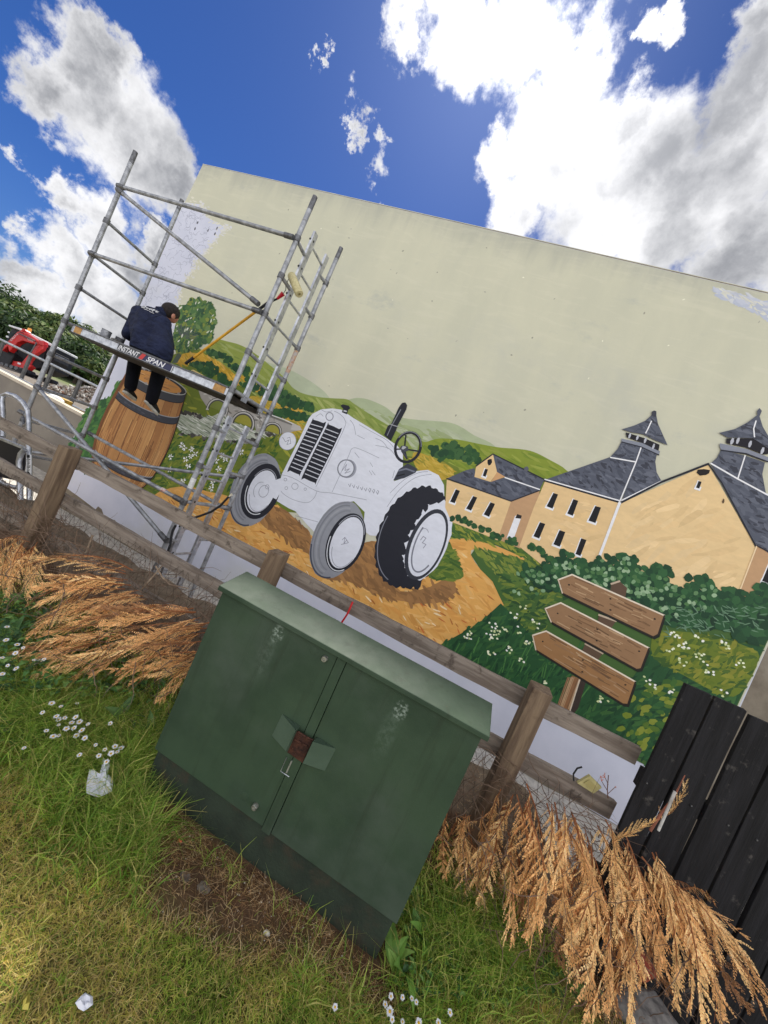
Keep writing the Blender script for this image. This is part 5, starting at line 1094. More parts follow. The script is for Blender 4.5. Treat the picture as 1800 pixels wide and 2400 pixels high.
# ------------------------------------------------------------------ lawn
def blades(name, X, Y, Z, H, Wd, ang, lean, colr, mat):
    n = len(X); V = np.zeros((n, 5, 3), np.float32); ca, sa = np.cos(ang), np.sin(ang); yaw = RNG.uniform(0, np.pi, n); wx, wy = np.cos(yaw)*Wd/2, np.sin(yaw)*Wd/2
    for k, (t, wf) in enumerate(((0,1),(0,1),(.55,.8),(.55,.8),(1,0))):
        s = (-1, 1, -1, 1, 0)[k]; h = H*t*(1-.35*lean*t); o = H*lean*t*t
        V[:, k, 0] = X+wx*s*wf+ca*o; V[:, k, 1] = Y+wy*s*wf+sa*o; V[:, k, 2] = Z+h
    me = bpy.data.meshes.new(name); me.vertices.add(n*5); me.vertices.foreach_set('co', V.ravel())
    base = (np.arange(n)*5)[:, None]; q = base+np.array([0,1,3,2]); t3 = base+np.array([2,3,4]); idx = np.concatenate([q, t3], 1).ravel()
    me.loops.add(n*7); me.loops.foreach_set('vertex_index', idx.astype(np.int32)); me.polygons.add(n*2)
    ls = ((np.arange(n)*7)[:, None]+np.array([0,4])).ravel(); me.polygons.foreach_set('loop_start', ls.astype(np.int32))
    try: me.polygons.foreach_set('loop_total', np.tile([4,3], n).astype(np.int32))
    except Exception: pass
    at = me.color_attributes.new('Col', 'FLOAT_COLOR', 'POINT'); c = np.ones((n, 5, 4), np.float32); c[:, :, :3] = colr[:, None, :]; c[:, 4, :3] *= 1.1
    at.data.foreach_set('color', c.ravel()); me.update(calc_edges=True); me.validate(); me.materials.append(mat); return me
grass_m = mk('grass_blades', None, (1.45,2.1), 6, .6, attr=True, trans=.5, spec=.3)
def zone(x, y):
    # weights: dry short lawn, mid green lawn, long green grass, dirt
    px, py = proj((x, y, GZ)); u, v = px/1.085, py/1.085
    nz = hnoise(x*1.3+2, y*1.7)
    dry = max(max(0, min(1, (430-u)/220+.8*nz))*max(0, min(1, (v-1600)/120)) if u < 640 else 0, min(1, max(0, 1.5*hnoise(x*2.1+5, y*2.6)+.1)), math.exp(-(((u-40)/120)**2+((v-1760)/150)**2)))
    long_ = math.exp(-(((u-250)/130)**2+((v-1680)/150)**2))*1.1+math.exp(-(((u-60)/130)**2+((v-1500)/90)**2))+math.exp(-(((u-330)/60)**2+((v-1830)/90)**2))*.8+math.exp(-(((u-1050)/140)**2+((v-2010)/120)**2))*1.1+.5*math.exp(-(((u-850)/60)**2+((v-2090)/60)**2))
    return dry, min(long_, 1.1), dirt(x, y), u, v
cand = []; rs = np.random.default_rng(4)
NB = 150000; cx_ = rs.uniform(-3.1, 2.3, NB*2); cy_ = rs.uniform(.64, 2.1, NB*2)
Xs, Ys, Hs, Ws, Ls, Cs = [], [], [], [], [], []
pal_dry = [lin(186,170,104), lin(198,182,126), lin(160,154,74), lin(168,146,94)]; pal_mid = [lin(112,136,52), lin(132,148,60), lin(96,122,46), lin(154,154,76), lin(174,162,98)]; pal_long = [lin(100,130,50), lin(124,146,58), lin(84,110,44), lin(146,160,76), lin(168,160,96)]; pal_straw = [lin(150,122,84), lin(178,152,110), lin(118,90,62), lin(196,176,136)]
for x, y in zip(cx_, cy_):
    if -.93 < x < .37 and 1.46 < y < 1.75: continue
    px, py = proj((x, y, GZ+.03))
    if not (-60 < px < 1860 and 1000 < py < 2480): continue
    if len(Xs) >= NB: break
    dry, lg, dt, u, v = zone(x, y); r = random.random()
    if dt > .18 and r < min(.95, dt*2.2): continue
    if y > 1.85 and r < .6: continue
    if x > 1.0 and y > 1.8 and r < .5: continue
    if dt > .12 and random.random() < .6: pal, h, w, le = pal_straw, random.uniform(.02,.06), .0022, random.uniform(.8,1.8)
    elif random.random() < lg: pal, h, w, le = pal_long, random.uniform(.07,.17), .0042, random.uniform(.4,1.1)
    elif random.random() < dry*.75: pal, h, w, le = pal_dry, random.uniform(.018,.04), .0026, random.uniform(.6,1.8)
    else: pal, h, w, le = pal_mid, random.uniform(.02,.052), .003, random.uniform(.4,1.5)
    c = random.choice(pal); f = random.uniform(.75, 1.2)
    Xs.append(x); Ys.append(y); Hs.append(h); Ws.append(w*random.uniform(.7,1.3)); Ls.append(le); Cs.append((c[0]*f, c[1]*f, c[2]*f))
# tall drooping tufts
TUF = [(180,1600,140,.2),(240,1740,130,.16),(70,1560,160,.22),(20,1520,150,.22),(130,1520,140,.2),(300,1680,130,.17),(250,1690,150,.2),(330,1790,120,.17),(60,1520,170,.2),(150,1640,120,.17),(20,1450,130,.2),(110,1580,110,.2),(190,1740,120,.15),(1000,1990,150,.17),(1100,2060,130,.15),(1010,2110,110,.13),(300,1860,90,.12),(900,2190,80,.12),(650,2130,60,.09),(760,2190,60,.09),(860,2130,80,.13),(480,2060,60,.08),(380,1740,80,.13),(1180,2100,90,.12),(300,1620,110,.17)]
for (u, v, n, h) in TUF:
    q = onZ('D', u, v, 0)
    if n < 100 and u < 520: continue
    for k in range(n):
        x, y = q.x+random.gauss(0,.04), q.y+random.gauss(0,.035)
        if -.92 < x < .37 and 1.49 < y < 1.75: continue
        c = random.choice(pal_long); f = random.uniform(.7,1.25); Xs.append(x); Ys.append(y); Hs.append(h*random.uniform(.5,1.2)); Ws.append(random.uniform(.003,.0055)); Ls.append(random.uniform(.6,1.7)); Cs.append((c[0]*f, c[1]*f, c[2]*f))
# fringe of thin stalks along the plinth
for k in range(230):
    x = random.choice([-.9,-.82,-.6,-.42,-.3,-.02,.1,.2,.33])+random.gauss(0,.045); y = 1.495-abs(random.gauss(0,.04)); c = random.choice(pal_long+pal_mid); Xs.append(x); Ys.append(y); Hs.append(random.uniform(.03,.09) if k % 3 else random.uniform(.08,.16)); Ws.append(.003); Ls.append(random.uniform(.5,1.4)); Cs.append(c[:3])
Xs, Ys = np.array(Xs), np.array(Ys); Zs = np.array([gh(a, c) for a, c in zip(Xs, Ys)])
me = blades('grass', Xs, Ys, Zs-.004, np.array(Hs), np.array(Ws), RNG.uniform(0, 6.283, len(Xs)), np.array(Ls), np.array(Cs), grass_m)
o = link('grass', me); tag(o, 'patchy lawn of green and dried grass around the cabinet', 'grass', kind='stuff')
# straw litter on the bare soil
b = MB(); rnd = random.Random(21)
for k in range(7500):
    a, c_, r = rnd.choice(DIRT); x, y = a+rnd.gauss(0, r*.8), c_+rnd.gauss(0, r*.8)
    if -.93 < x < .37 and 1.52 < y < 1.9: continue
    t = rnd.uniform(0, 6.28); l = rnd.uniform(.015,.075); z = gh(x, y)+rnd.uniform(.003,.022); col = lin(*rnd.choice([(150,118,80),(176,146,104),(112,82,56),(92,66,46),(198,176,136)]))
    dx, dy = math.cos(t)*l/2, math.sin(t)*l/2; w = .0016; b.add([(x-dx-dy/l*w, y-dy+dx/l*w, z), (x-dx+dy/l*w, y-dy-dx/l*w, z), (x+dx, y+dy, z+rnd.uniform(-.004,.012))], [(0,1,2)], col)
o = b.build('straw_litter', grass_m, fix=False); tag(o, 'dead straw and clippings strewn on the bare soil by the cabinet', 'straw', kind='stuff')
b = MB()
for k in range(420):
    a, c_, r = rnd.choice(DIRT); x, y = a+rnd.gauss(0, r), c_+rnd.gauss(0, r); s0 = rnd.uniform(.0015,.004); z = gh(x, y)+.002; g0 = lin(*rnd.choice([(216,212,204),(150,140,128),(190,182,172)]))
    b.add([(x+s0,y,z),(x-s0,y,z),(x,y+s0,z),(x,y-s0,z),(x,y,z+s0)], [(0,2,4),(2,1,4),(1,3,4),(3,0,4)], g0)
o = b.build('grit', mk('grit_stone', None, (.9,1.1), 20, .7, attr=True), fix=False); tag(o, 'pale grit scattered over the bare soil', 'grit', kind='stuff')
# ------------------------------------------------------------------ low leafy weeds
weed_m = mk('weed_leaf', None, (1.3,2.0), 14, .5, attr=True, trans=.25, spec=.45)
def leaf(b, p, d, up, l, w, col, droop=.3, n=5):
    d = Vector(d).normalized(); s = d.cross(Vector(up)).normalized(); u = s.cross(d); base = len(b.v)
    for i in range(n+1):
        t = i/n; wd = w*math.sin(math.pi*min(1, .08+t*.92))**.8*(1 if t < .98 else .1); c = Vector(p)+d*(l*t)+u*(l*(.15*math.sin(t*2.5)-droop*t*t))
        b.v += [tuple(c-s*wd/2+u*wd*.18), tuple(c), tuple(c+s*wd/2+u*wd*.18)]
        if i:
            a = base+(i-1)*3; b.face((a, a+1, a+4, a+3), col); b.face((a+1, a+2, a+5, a+4), (col[0]*.9, col[1]*.92, col[2]*.9, 1))
for k, (x, y, n, l, lab, pal) in enumerate(((855,2090,7,.13,'broad-leaved dock plant at the right foot of the cabinet', [(104,138,62),(88,122,54),(128,156,80)]), (905,2020,6,.12,'dock plant with upright leaves under the right hand dead branches', [(96,132,56),(80,114,50)]), (1010,2080,6,.10,'small dock plant in the grass below the dead branches', [(84,120,52),(70,104,46)]), (265,1560,9,.15,'dark leafy dock plant left of the cabinet by the daisies', [(60,88,46),(48,72,42),(76,100,54)]), (330,1590,8,.13,'narrow-leaved weed close against the left side of the cabinet', [(70,98,50),(56,84,44)]), (60,1320,9,.14,'leafy weed clump at the far left under the fence', [(72,104,52),(58,88,46),(92,122,62)]), (150,1510,7,.09,'small leafy weed between the daisies and the dead branches', [(66,98,50),(84,114,58)]), (25,1390,9,.17,'tall leafy weed at the left edge among the far left daisies', [(84,118,58),(66,98,50),(102,132,68)]), (110,1420,8,.15,'bright leafy weed below the tips of the left dead branches', [(88,122,58),(70,104,50)]), (205,1500,9,.14,'leafy weed just above the daisy cluster', [(76,108,54),(60,90,46)]), (375,1660,6,.11,'weed hugging the left foot of the cabinet', [(78,110,52),(96,126,60)]), (1180,2120,6,.08,'low weed at the bottom right beside the stone', [(72,104,48),(88,118,56)]))):
    q = onZ('D', x, y, .02); t = thing('dock_plant', (q.x, q.y, gh(q.x, q.y)), lab, 'weed', 'broad-leaved weeds in the grass'); rnd = random.Random(k+9)
    for i in range(n):
        b = MB(); a = 6.283*i/n+rnd.uniform(-.4,.4); leaf(b, t.location+Vector((math.cos(a)*.008, math.sin(a)*.008, .01)), (math.cos(a), math.sin(a), rnd.uniform(.6,2.6)), (math.cos(a+2), math.sin(a+2), 1), l*rnd.uniform(.5,1.05), l*rnd.uniform(.28,.42), lin(*rnd.choice(pal)), rnd.uniform(.3,.8), 7); b.build('leaf', weed_m, t, fix=False)
b = MB(); rnd = random.Random(77)
for k in range(3600):
    if k < 2900: u, v = rnd.uniform(-20, 400), rnd.uniform(1290, 1600)
    else: u, v = rnd.uniform(860, 1300), rnd.uniform(1930, 2160)
    if k < 2900 and v < 1300+.1*u: continue
    q = onZ('D', u, v, .03)
    if q.y > 2.0 or (-.93 < q.x < .37 and 1.5 < q.y): continue
    a = rnd.uniform(0, 6.28); z = gh(q.x, q.y)+rnd.uniform(.01,.13 if v < 1520 else .06); l = rnd.uniform(.02,.06 if v < 1520 else .035)
    leaf(b, (q.x, q.y, z), (math.cos(a), math.sin(a), rnd.uniform(-.3,.6)), (0,0,1), l, l*.6, lin(*rnd.choice([(66,100,48),(52,82,42),(84,116,56),(44,70,38),(100,128,66)])), .2, 2)
o = b.build('ground_cover', weed_m, fix=False); tag(o, 'low mat of small green leaves under the dead branches', 'weeds', kind='stuff')
# ------------------------------------------------------------------ daisies
pet_m, dis_m, stm_m = mk('daisy_petal', lin(236,238,240), lin(222,222,228), 60, .6, trans=.2), mk('daisy_disc', lin(222,180,40), lin(196,150,30), 90, .8), mk('daisy_stem', lin(84,112,48), None, rough=.6, trans=.2)
b = MB()
for i in range(15):
    a = 6.283*i/15; ca, sa = math.cos(a), math.sin(a); r0, r1 = .004, .0135+.0015*math.sin(i*2.1); w = .0024
    b.add([(ca*r0-sa*w*.5, sa*r0+ca*w*.5, 0), (ca*r0+sa*w*.5, sa*r0-ca*w*.5, 0), (ca*r1*.8+sa*w, sa*r1*.8-ca*w, .002), (ca*r1, sa*r1, .001), (ca*r1*.8-sa*w, sa*r1*.8+ca*w, .002)], [(0,1,2,3,4)])
petm = b.mesh('petals', pet_m, fix=False)
dism = MB().ell((0,0,.001), (.0048,.0048,.003), 8, 4).mesh('disc', dis_m, smooth=True)
DZ = [('RQ', p) for p in ((45,745),(40,830),(112,860),(150,880),(100,915),(15,945),(50,995),(15,1050),(105,1015),(220,960),(285,955),(335,1240),(395,1260),(500,1240),(275,1300),(365,1325),(420,1335),(380,1345),(490,1330),(465,1365),(515,1360),(380,1380),(570,1375),(300,1418),(480,1400),(430,1405),(345,1455),(380,1450),(495,1450),(530,1415),(550,1465),(715,1370),(620,1510),(680,1540),(745,1520),(785,1530),(760,1555),(720,1565),(640,1580),(515,1575),(155,1530),(690,1620))]
DZ += [('RP', p) for p in ((30,1355),(80,1360),(120,1365),(140,1380),(25,1420),(35,1455),(80,1465),(5,1390),(285,1425),(235,1470),(150,1470))]+[('RB', (1448,1125))]
rnd = random.Random(31)
for i, (rg_, (x, y)) in enumerate(DZ):
    zt = (rnd.uniform(.17, .21) if x < 300 and y < 1100 else rnd.uniform(.085, .125)) if rg_ == 'RQ' else rnd.uniform(.06, .09)
    q = onZ(rg_, x, y, zt); base = Vector((q.x+rnd.uniform(-.015,.015), q.y+rnd.uniform(0,.03), gh(q.x, q.y)))
    if rg_ == 'RQ': lab, grp = ('small white daisy in the patch at the far left edge below the fence', 'daisies at the far left edge') if x < 300 and y < 1100 else ('small white daisy in the cluster above the torn white paper', 'daisies in the cluster left of the cabinet')
    else: lab, grp = 'small white daisy in the clump at the bottom edge right of centre', 'daisies at the bottom edge'
    t = thing('daisy', base, lab, 'daisy', grp)
    MB().path([base, (base+q)/2+Vector((rnd.uniform(-.008,.008),0,0)), q], .0012, 4).build('stem', stm_m, t, fix=False)
    R = (Matrix.Rotation(rnd.uniform(.1,.75), 4, Vector((1, rnd.uniform(-.6,.6), 0)).normalized()) @ Matrix.Rotation(rnd.uniform(0,6), 4, 'Z') @ Matrix.Scale(rnd.uniform(.55,1.02), 4))
    link('petals', petm, t, M=Matrix.Translation(q-base) @ R); link('disc', dism, t, M=Matrix.Translation(q-base) @ R)
# ------------------------------------------------------------------ dead conifer branches
dead_m = mk('dead_conifer', None, (1.2,1.95), 9, .8, attr=True, trans=.3, spec=.2)
twig_m = mk('dead_twig', lin(112,72,50), lin(84,54,40), 20, .85)
def frond(seed, dens=1.0, bp=((204,158,104),(216,176,124),(188,132,82))):
    rnd = random.Random(seed); b = MB(); cv = lambda t: Vector((t, .10*math.sin(t*2.6+seed), .85*(t-t*t)*(.6+.25*(seed % 3))))
    b.path([cv(i/8) for i in range(9)], [.009*(1-.8*i/8)+.001 for i in range(9)], 4, lin(132,84,54)); n = int(26*dens)
    for i in range(n):
        t = .06+.92*i/n; s = 1 if i % 2 else -1; L_ = (.15*math.sin(math.pi*min(1, .18+t*.72))**.7+.02)*rnd.choice((.45,.8,1,1.15,1.5))*(1-.35*t); a = math.radians(rnd.uniform(14,52)); p0 = cv(t)
        d = Vector((math.cos(a), s*math.sin(a), rnd.uniform(-.75,.3))).normalized(); nrm = Vector((0, rnd.uniform(-.3,.3), 1)); m = max(4, int(L_/.017))
        base = bp[0] if rnd.random() < .55 else rnd.choice(bp)
        for j in range(m+1):
            u = j/m; pt = p0+d*(L_*u)+Vector((L_*.25*u*u, 0, -.16*L_*u*u)); k2 = 1 if j < m else 1
            for s2 in ((1,-1) if j < m else (0,)):
                lf = .044*(1-.45*u)*rnd.uniform(.6,1.35); dd = (d+Vector((.55,0,-.1*rnd.random()))).normalized(); side = dd.cross(nrm).normalized(); q = (dd+side*s2*.62+Vector((0,0,rnd.uniform(-.25,.25)))).normalized(); wv = q.cross(nrm).normalized()*.0068
                col = lin(*base); f = rnd.uniform(.7,1.25)*(1+.2*u); col = (col[0]*f, col[1]*f, col[2]*f, 1); up = Vector((0,0,.004))
                b.add([pt, pt+q*lf*.45+wv, pt+q*lf, pt+q*lf*.45-wv+up], [(0,1,2,3)], col)
    return b.mesh('dead_conifer_spray', [dead_m], fix=False)
TANP, RUSP, DRKP = ((204,170,118),(216,186,138),(188,148,100)), ((188,146,96),(202,160,110),(166,120,78)), ((140,104,72),(156,116,82),(114,82,58))
FR = [frond(s, d, p_) for s, d, p_ in ((1,1,TANP),(2,1.15,TANP),(3,.9,TANP),(4,1.05,RUSP),(5,1.2,RUSP),(6,.85,TANP))]
FRD = [frond(s, d, p_) for s, d, p_ in ((7,1,DRKP),(8,.8,RUSP),(9,1.1,DRKP))]  # darker copies: shade inside the heaps put into their colour
def put(base, tip, wid, seed, lab, grp, roll=0, lib=None):
    rnd = random.Random(seed); base, tip = Vector(base), Vector(tip); x = tip-base; l = x.length; x.normalize(); ref = Vector((0,-.75,.65)); z = (ref-x*ref.dot(x)).normalized(); z = Matrix.Rotation(roll, 3, x) @ z; y = z.cross(x)
    Mx = Matrix(((x.x*l, y.x*wid, z.x*wid, base.x), (x.y*l, y.y*wid, z.y*wid, base.y), (x.z*l, y.z*wid, z.z*wid, base.z), (0,0,0,1)))
    o = link('dead_conifer_branch', rnd.choice(lib or FR), M=Mx); tag(o, lab, 'branch', grp)
RPL = [(520,470,420,800),(500,520,440,1000),(600,490,530,900),(640,500,600,1060),(560,640,545,1130),(700,520,690,960),(640,640,640,1040),(760,560,740,900),(760,620,770,1090),(820,560,850,1000),(820,700,790,1200),(860,620,900,1060),(880,700,850,1300),(900,760,880,1400),(930,620,1000,1000),(960,680,1040,1120),(960,900,930,1420),(980,980,1070,1475),(1000,700,1100,1100),(1010,1000,1095,1340),(1050,720,1160,1300),(1080,740,1200,1220),(1100,760,1320,1420),(1120,800,1250,1100),(1150,760,1310,1020),(1160,850,1420,1310),(1200,830,1450,1240),(1200,900,1440,1470),(1250,880,1610,1280),(1280,880,1415,960),(1300,950,1530,1150),(1330,960,1630,1440),(1350,1000,1480,1220),
       (290,570,260,850),(330,640,300,900),(310,700,370,780),(350,780,290,1160),(400,590,350,660),(330,600,410,800),(380,700,380,880),(440,560,430,800),(1000,700,1170,580),(1170,600,1290,420)]
def rlab(e, f):
    if e < 460: return 'short dead conifer branch tucked against the right side of the cabinet'
    if f < 700: return 'dead conifer branch standing up against the black fence'
    if e > 1380: return 'long dead branch sweeping furthest right across the black boards'
    if e > 1180: return 'dead branch hanging in front of the first black boards'
    if e > 1000: return 'dead branch drooping over the grey boulder'
    if f > 1150: return 'long dead branch hanging lowest in the heap right of the cabinet'
    if e > 700: return 'dead branch in the middle of the right heap below the yellowed tag'
    return 'dead branch hanging just below the right fence post'
def llab(c, e, f):
    if c < 500: return 'dead branch at the top of the left heap along the netting'
    if e > 700: return 'dead branch drooping close beside the left door of the cabinet'
    if f > 1050: return 'dead branch reaching lowest into the weeds left of the cabinet'
    if e < 250: return 'dead branch of the left heap pointing at the far left daisies'
    return 'dead branch in the middle of the left heap'
rnd = random.Random(8); n_ = 0
for (a, c, e, f) in RPL:
    for k in range(3 if f > 700 or e < 460 else 1):
        j = lambda s: rnd.gauss(0, s) if k else 0
        yb = 1.97+rnd.uniform(-.05,.05); yt = 1.84-.10*min(1, max(0, (f-900)/500))+rnd.uniform(-.05,.05)
        if e < 460: yb, yt = 2.0, 1.95
        if k == 2: yb += .03; yt += .08
        p0, p1 = onY('RP', a+j(24), c+j(24), yb), onY('RP', e+j(26), f+j(30), yt)
        if p1.z < GZ+.04: p1.z = GZ+.04
        l = (p1-p0).length; put(p0, p1, min(.40, max(.16, l*.85))*rnd.uniform(.7,1.25)*(.6 if f < 620 and e > 1000 else 1), n_, rlab(e, f), 'dead branches right of the cabinet', rnd.uniform(-.9,.9), FRD if k == 2 else None); n_ += 1
RQL = [(820,380,210,330),(800,420,300,440),(850,470,210,520),(900,520,450,620),(700,400,240,600),(600,480,230,800),(650,560,400,720),(900,560,600,660),(940,560,720,600),(1050,620,500,720),(1250,660,640,690),(1330,740,760,820),(1300,700,850,860),(1000,660,280,720),(1100,780,500,960),(900,760,300,860),(700,760,110,980),(550,740,220,790),(620,800,0,1000),(640,830,200,960),(700,850,160,1140),(800,860,380,1180),(860,880,560,1060),(1300,820,800,980),(1320,860,750,1100),(1280,920,960,1080),(1250,960,1010,1240),(1200,920,970,1000),(1150,980,820,1110)]
for (a, c, e, f) in RQL:
    for k in range(3):
        j = lambda s: rnd.gauss(0, s) if k else 0
        p0, p1 = onY('RQ', a+j(34), c+j(26), 1.86+rnd.uniform(-.05,.05)), onY('RQ', e+j(40), f+j(28), 1.66+rnd.uniform(-.06,.06))
        if p1.z < GZ+.05: p1 = onZ('RQ', e, f, .05)
        p0.x = min(p0.x, -.97); l = (p1-p0).length; put(p0, p1, min(.42, max(.18, l*.62))*rnd.uniform(.7,1.25), n_, llab(c, e, f), 'dead branches left of the cabinet', rnd.uniform(-.9,.9), FRD if k == 2 else None); n_ += 1
for (a, c, e, f) in [(180,170,0,270),(190,200,30,520),(200,240,80,570),(120,180,0,400),(180,280,150,480),(240,250,200,560),(90,250,0,500),(60,320,-60,540),(30,260,-80,420),(150,200,60,460)]:
    for k in range(2):
        j = lambda s: rnd.gauss(0, s) if k else 0
        p0, p1 = onY('RQ', a+j(20), c+j(20), 1.98), onY('RQ', e+j(25), f+j(25), 1.88); p1.z = max(p1.z, GZ+.05)
        put(p0, p1, .3*rnd.uniform(.85,1.2), n_, 'dead conifer branch hanging under the left fence post', 'dead branches under the left fence post', rnd.uniform(-.5,.5)); n_ += 1
# bare twigs and bramble stems tangled along the fence foot
b = MB(); rnd = random.Random(14)
def twig(p, d, l, r):
    pts = [Vector(p)]; d = Vector(d).normalized()
    for k in range(6): d = (d+Vector((rnd.gauss(0,.33), rnd.gauss(0,.2), rnd.gauss(-.04,.3)))).normalized(); pts.append(pts[-1]+d*l/6)
    b.path(pts, [r*(1-.12*k) for k in range(7)], 4, caps=False)
for k in range(560): twig((rnd.uniform(-3.2,-1.0), rnd.uniform(1.9,2.25), rnd.uniform(.12,.5)), (rnd.gauss(0,1), rnd.gauss(0,.3), rnd.gauss(.1,.5)), rnd.uniform(.15,.5), rnd.uniform(.0012,.0032))
for k in range(160): twig((rnd.uniform(.5,1.6), rnd.uniform(1.78,1.95), rnd.uniform(.05,.5)), (rnd.gauss(.2,1), rnd.gauss(-.2,.3), rnd.gauss(-.6,.5)), rnd.uniform(.08,.3), rnd.uniform(.001,.003))
for k in range(120): twig((rnd.uniform(-2.2,-1.0), rnd.uniform(1.6,1.9), rnd.uniform(.1,.45)), (rnd.gauss(-.6,1), rnd.gauss(-.2,.3), rnd.gauss(-.2,.4)), rnd.uniform(.08,.3), rnd.uniform(.001,.003))
for k in range(170): twig((rnd.uniform(.5,1.15), rnd.uniform(1.95,2.12), rnd.uniform(.35,.62)), (rnd.gauss(0,1), rnd.gauss(0,.25), rnd.gauss(.1,.35)), rnd.uniform(.1,.3), rnd.uniform(.001,.0025))
o = b.build('twig_tangle', mk('bare_twigs', lin(100,78,62), lin(136,114,96), 12, .85, c3=lin(64,46,36), s3=6), fix=False); tag(o, 'tangle of bare bramble twigs along the foot of the fence', 'twigs', kind='stuff')
for k, (pts, lab) in enumerate((([(1010,350),(1050,420),(1100,470),(1220,495)], 'pale forked stem sticking out left of the cabinet lid'), ([(920,500),(990,420),(1040,360),(1050,350)], 'pale stem crossing the netting left of the cabinet'), ([(600,150),(560,260),(480,300),(400,420)], 'thin bramble cane arching below the left post'))):
    q = [onY('RQ', x, y, 2.02) for x, y in pts]; tag(MB().path(q, [.006,.005,.004,.003], 6).build('bramble_cane', mk('cane_bark%d' % k, lin(168,150,128), lin(120,100,82), 20, .8), smooth=True), lab, 'cane')
sp = [onY('RP', x, y, 1.93) for x, y in ((1150,640),(1200,560),(1250,500),(1300,400))]; tag(MB().path(sp, [.006,.005,.004,.002], 6).build('bare_stem', mk('reddish_stem', lin(160,98,76), lin(120,76,60), 20, .8), smooth=True), 'reddish bare stem standing against the black fence', 'stem')
a_, c_ = onY('RP', 1258, 470, 1.9), onY('RP', 1185, 640, 1.88); tag(MB().tube(a_, c_, .006, 6, .005).build('pale_stick', mk('pale_stick', lin(206,204,200), lin(170,166,160), 20, .7)), 'straight pale stick propped on the black fence', 'stick')
# ------------------------------------------------------------------ litter
def paper(pts, reg, z, m, lab, name='torn_paper', cat='paper', lift=.02):
    b = MB(); rnd = random.Random(len(pts)); q = [onZ(reg, x, y, z) for x, y in pts]; c = sum(q, Vector())/len(q); n = len(q); ring = []
    for k, p_ in enumerate(q): b.v.append((p_.x, p_.y, p_.z+rnd.uniform(-lift, lift)))
    for k, p_ in enumerate(q): m_ = p_.lerp(c, .45); b.v.append((m_.x, m_.y, m_.z+rnd.uniform(-lift, lift)*1.4+.008))
    b.v.append((c.x, c.y, c.z+lift))
    for k in range(n): j = (k+1) % n; b.face((k, j, n+j, n+k)); b.face((n+k, n+j, 2*n))
    o = b.build(name, m, fix=True); md = o.modifiers.new('thick', 'SOLIDIFY'); md.thickness = .0006; return tag(o, lab, cat)
pm = mk('white_paper', lin(232,232,238), lin(214,216,226), 16, .75)
paper([(665,1595),(690,1600),(712,1640),(700,1690),(728,1745),(732,1800),(690,1832),(640,1852),(590,1840),(556,1830),(562,1760),(580,1668),(605,1670),(640,1702),(660,1650)], 'RQ', .075, pm, 'large torn white paper lying in the long grass left of the cabinet', lift=.006)
paper([(325,1105),(348,1080),(370,1060),(400,1080),(403,1112),(380,1130),(360,1147),(340,1130)], 'RB', .045, pm, 'small folded white paper scrap in the lawn at bottom left', lift=.0022)
paper([(205,950),(240,900),(300,860),(330,890),(320,940),(270,970),(225,975)], 'RQ', .10, pm, 'white paper caught under the dead branches at far left', lift=.015)
paper([(100,1100),(125,1070),(130,1105),(118,1145),(95,1140)], 'RB', .03, mk('yellow_leaf', lin(206,190,90), lin(170,160,80), 20, .7), 'yellowed fallen leaf in the lawn at bottom left', 'fallen_leaf', 'leaf', .006)
paper([(770,395),(790,400),(785,415),(765,412)], 'RB', .02, mk('orange_scrap', lin(206,110,70), None, rough=.7), 'tiny orange scrap on the bare soil in front of the cabinet', 'orange_scrap', 'litter', .003)
def stone(reg, x, y, z, r, col, lab, name='pebble', cat='pebble', sub=2):
    q = onZ(reg, x, y, z); bm = bmesh.new(); bmesh.ops.create_icosphere(bm, subdivisions=sub, radius=1); rnd = random.Random(int(x))
    for v in bm.verts: f = 1+.22*hnoise(v.co.x*1.1+x, v.co.y*1.3+v.co.z*.9); v.co = Vector((v.co.x*r[0]*f, v.co.y*r[1]*f, v.co.z*r[2]*f))
    me = bpy.data.meshes.new(name); bm.to_mesh(me); bm.free(); me.materials.append(mk(name+'_stone%d' % int(x), lin(*col), lin(*[int(k*.78) for k in col]), 30, .85, bump=.6, bscale=50)); me.polygons.foreach_set('use_smooth', [sub > 2]*len(me.polygons)); return tag(link(name, me, loc=q), lab, cat)
stone('RB', 1153, 806, .012, (.013,.009,.008), (226,218,200), 'cream pebble on the soil below the right cabinet door')
stone('RB', 800, 560, .006, (.024,.018,.008), (112,102,92), 'flat grey stone in the bare soil, upper of two', 'flat_stone', 'stone'); stone('RB', 880, 610, .006, (.028,.02,.008), (128,118,106), 'flat pale stone in the bare soil, lower of two', 'flat_stone', 'stone')
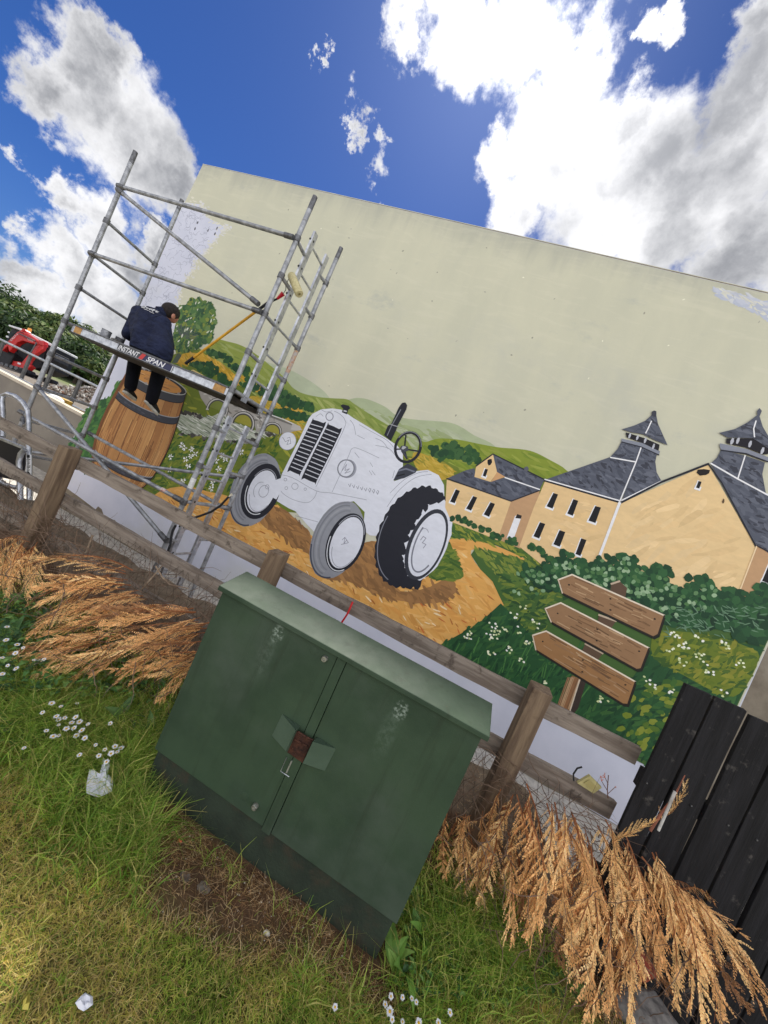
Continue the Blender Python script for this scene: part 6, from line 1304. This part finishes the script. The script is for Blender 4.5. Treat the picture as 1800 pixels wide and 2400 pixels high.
stone('RP', 1110, 1440, .03, (.16,.10,.09), (128,124,120), 'rough grey boulder at the foot of the black fence', 'boulder', 'stone', 4)
q = onY('RP', 1105, 1205, 1.98); bq = MB().box((-.05,-.03,-.035),(.05,.03,.035), M=Matrix.Translation(q) @ Matrix.Rotation(.5, 4, 'Y')); tag(bq.build('brick_fragment', mk('red_brick', lin(160,76,58), lin(132,60,48), 18, .9, bump=.5), bevel=.006), 'broken red brick half hidden behind the dead branches', 'brick')
# yellowed plastic tag on the low rail
a_ = [onY('RP', x, y, 2.17) for x, y in ((835,435),(890,403),(942,455),(905,480))]; tg = thing('plastic_tag', a_[0], 'yellowed plastic tag fixed to the lower rail near the black fence', 'tag'); MB().prism(a_, (0,.02,0)).build('plate', mk('yellowed_plastic', lin(196,186,130), lin(170,160,108), 18, .5), tg, bevel=.002)
i_ = [onY('RP', x, y, 2.168) for x, y in ((862,432),(888,418),(918,450),(900,462))]; MB().prism(i_, (0,-.004,0)).build('raised_panel', mk('yellowed_plastic_dark', lin(172,160,104), None, rough=.5), tg)
q = [onY('RP', x, y, 2.13) for x, y in ((820,425),(818,395),(835,370),(856,364))]; tag(MB().path(q, .004, 6).build('wire_end', M['dark'], smooth=True), 'curled black wire end rising above the lower rail', 'wire')
q = [onY('RP', x, y, 2.1) for x, y in ((968,500),(965,460),(970,400))]; t = thing('dry_seedling', q[0], 'thin dry seedling in front of the white wall strip', 'seedling'); MB().path(q, .0022, 5).build('stem', twig_m, t)
for a, c in (((967,470),(940,425)),((967,480),(1000,450)),((969,440),(955,410))): MB().path([onY('RP', *a, 2.1), onY('RP', *c, 2.1)], .0015, 4).build('side_stem', twig_m, t); e_ = onY('RP', *c, 2.1); [MB().path([e_, e_+Vector((rnd.uniform(-.02,.02), 0, rnd.uniform(-.01,.02)))], .0015, 4).build('leaflet', mk('dry_leaflet', lin(190,110,80), None, rough=.8) if 'dry_leaflet' not in bpy.data.materials else bpy.data.materials['dry_leaflet'], t) for _ in range(3)]
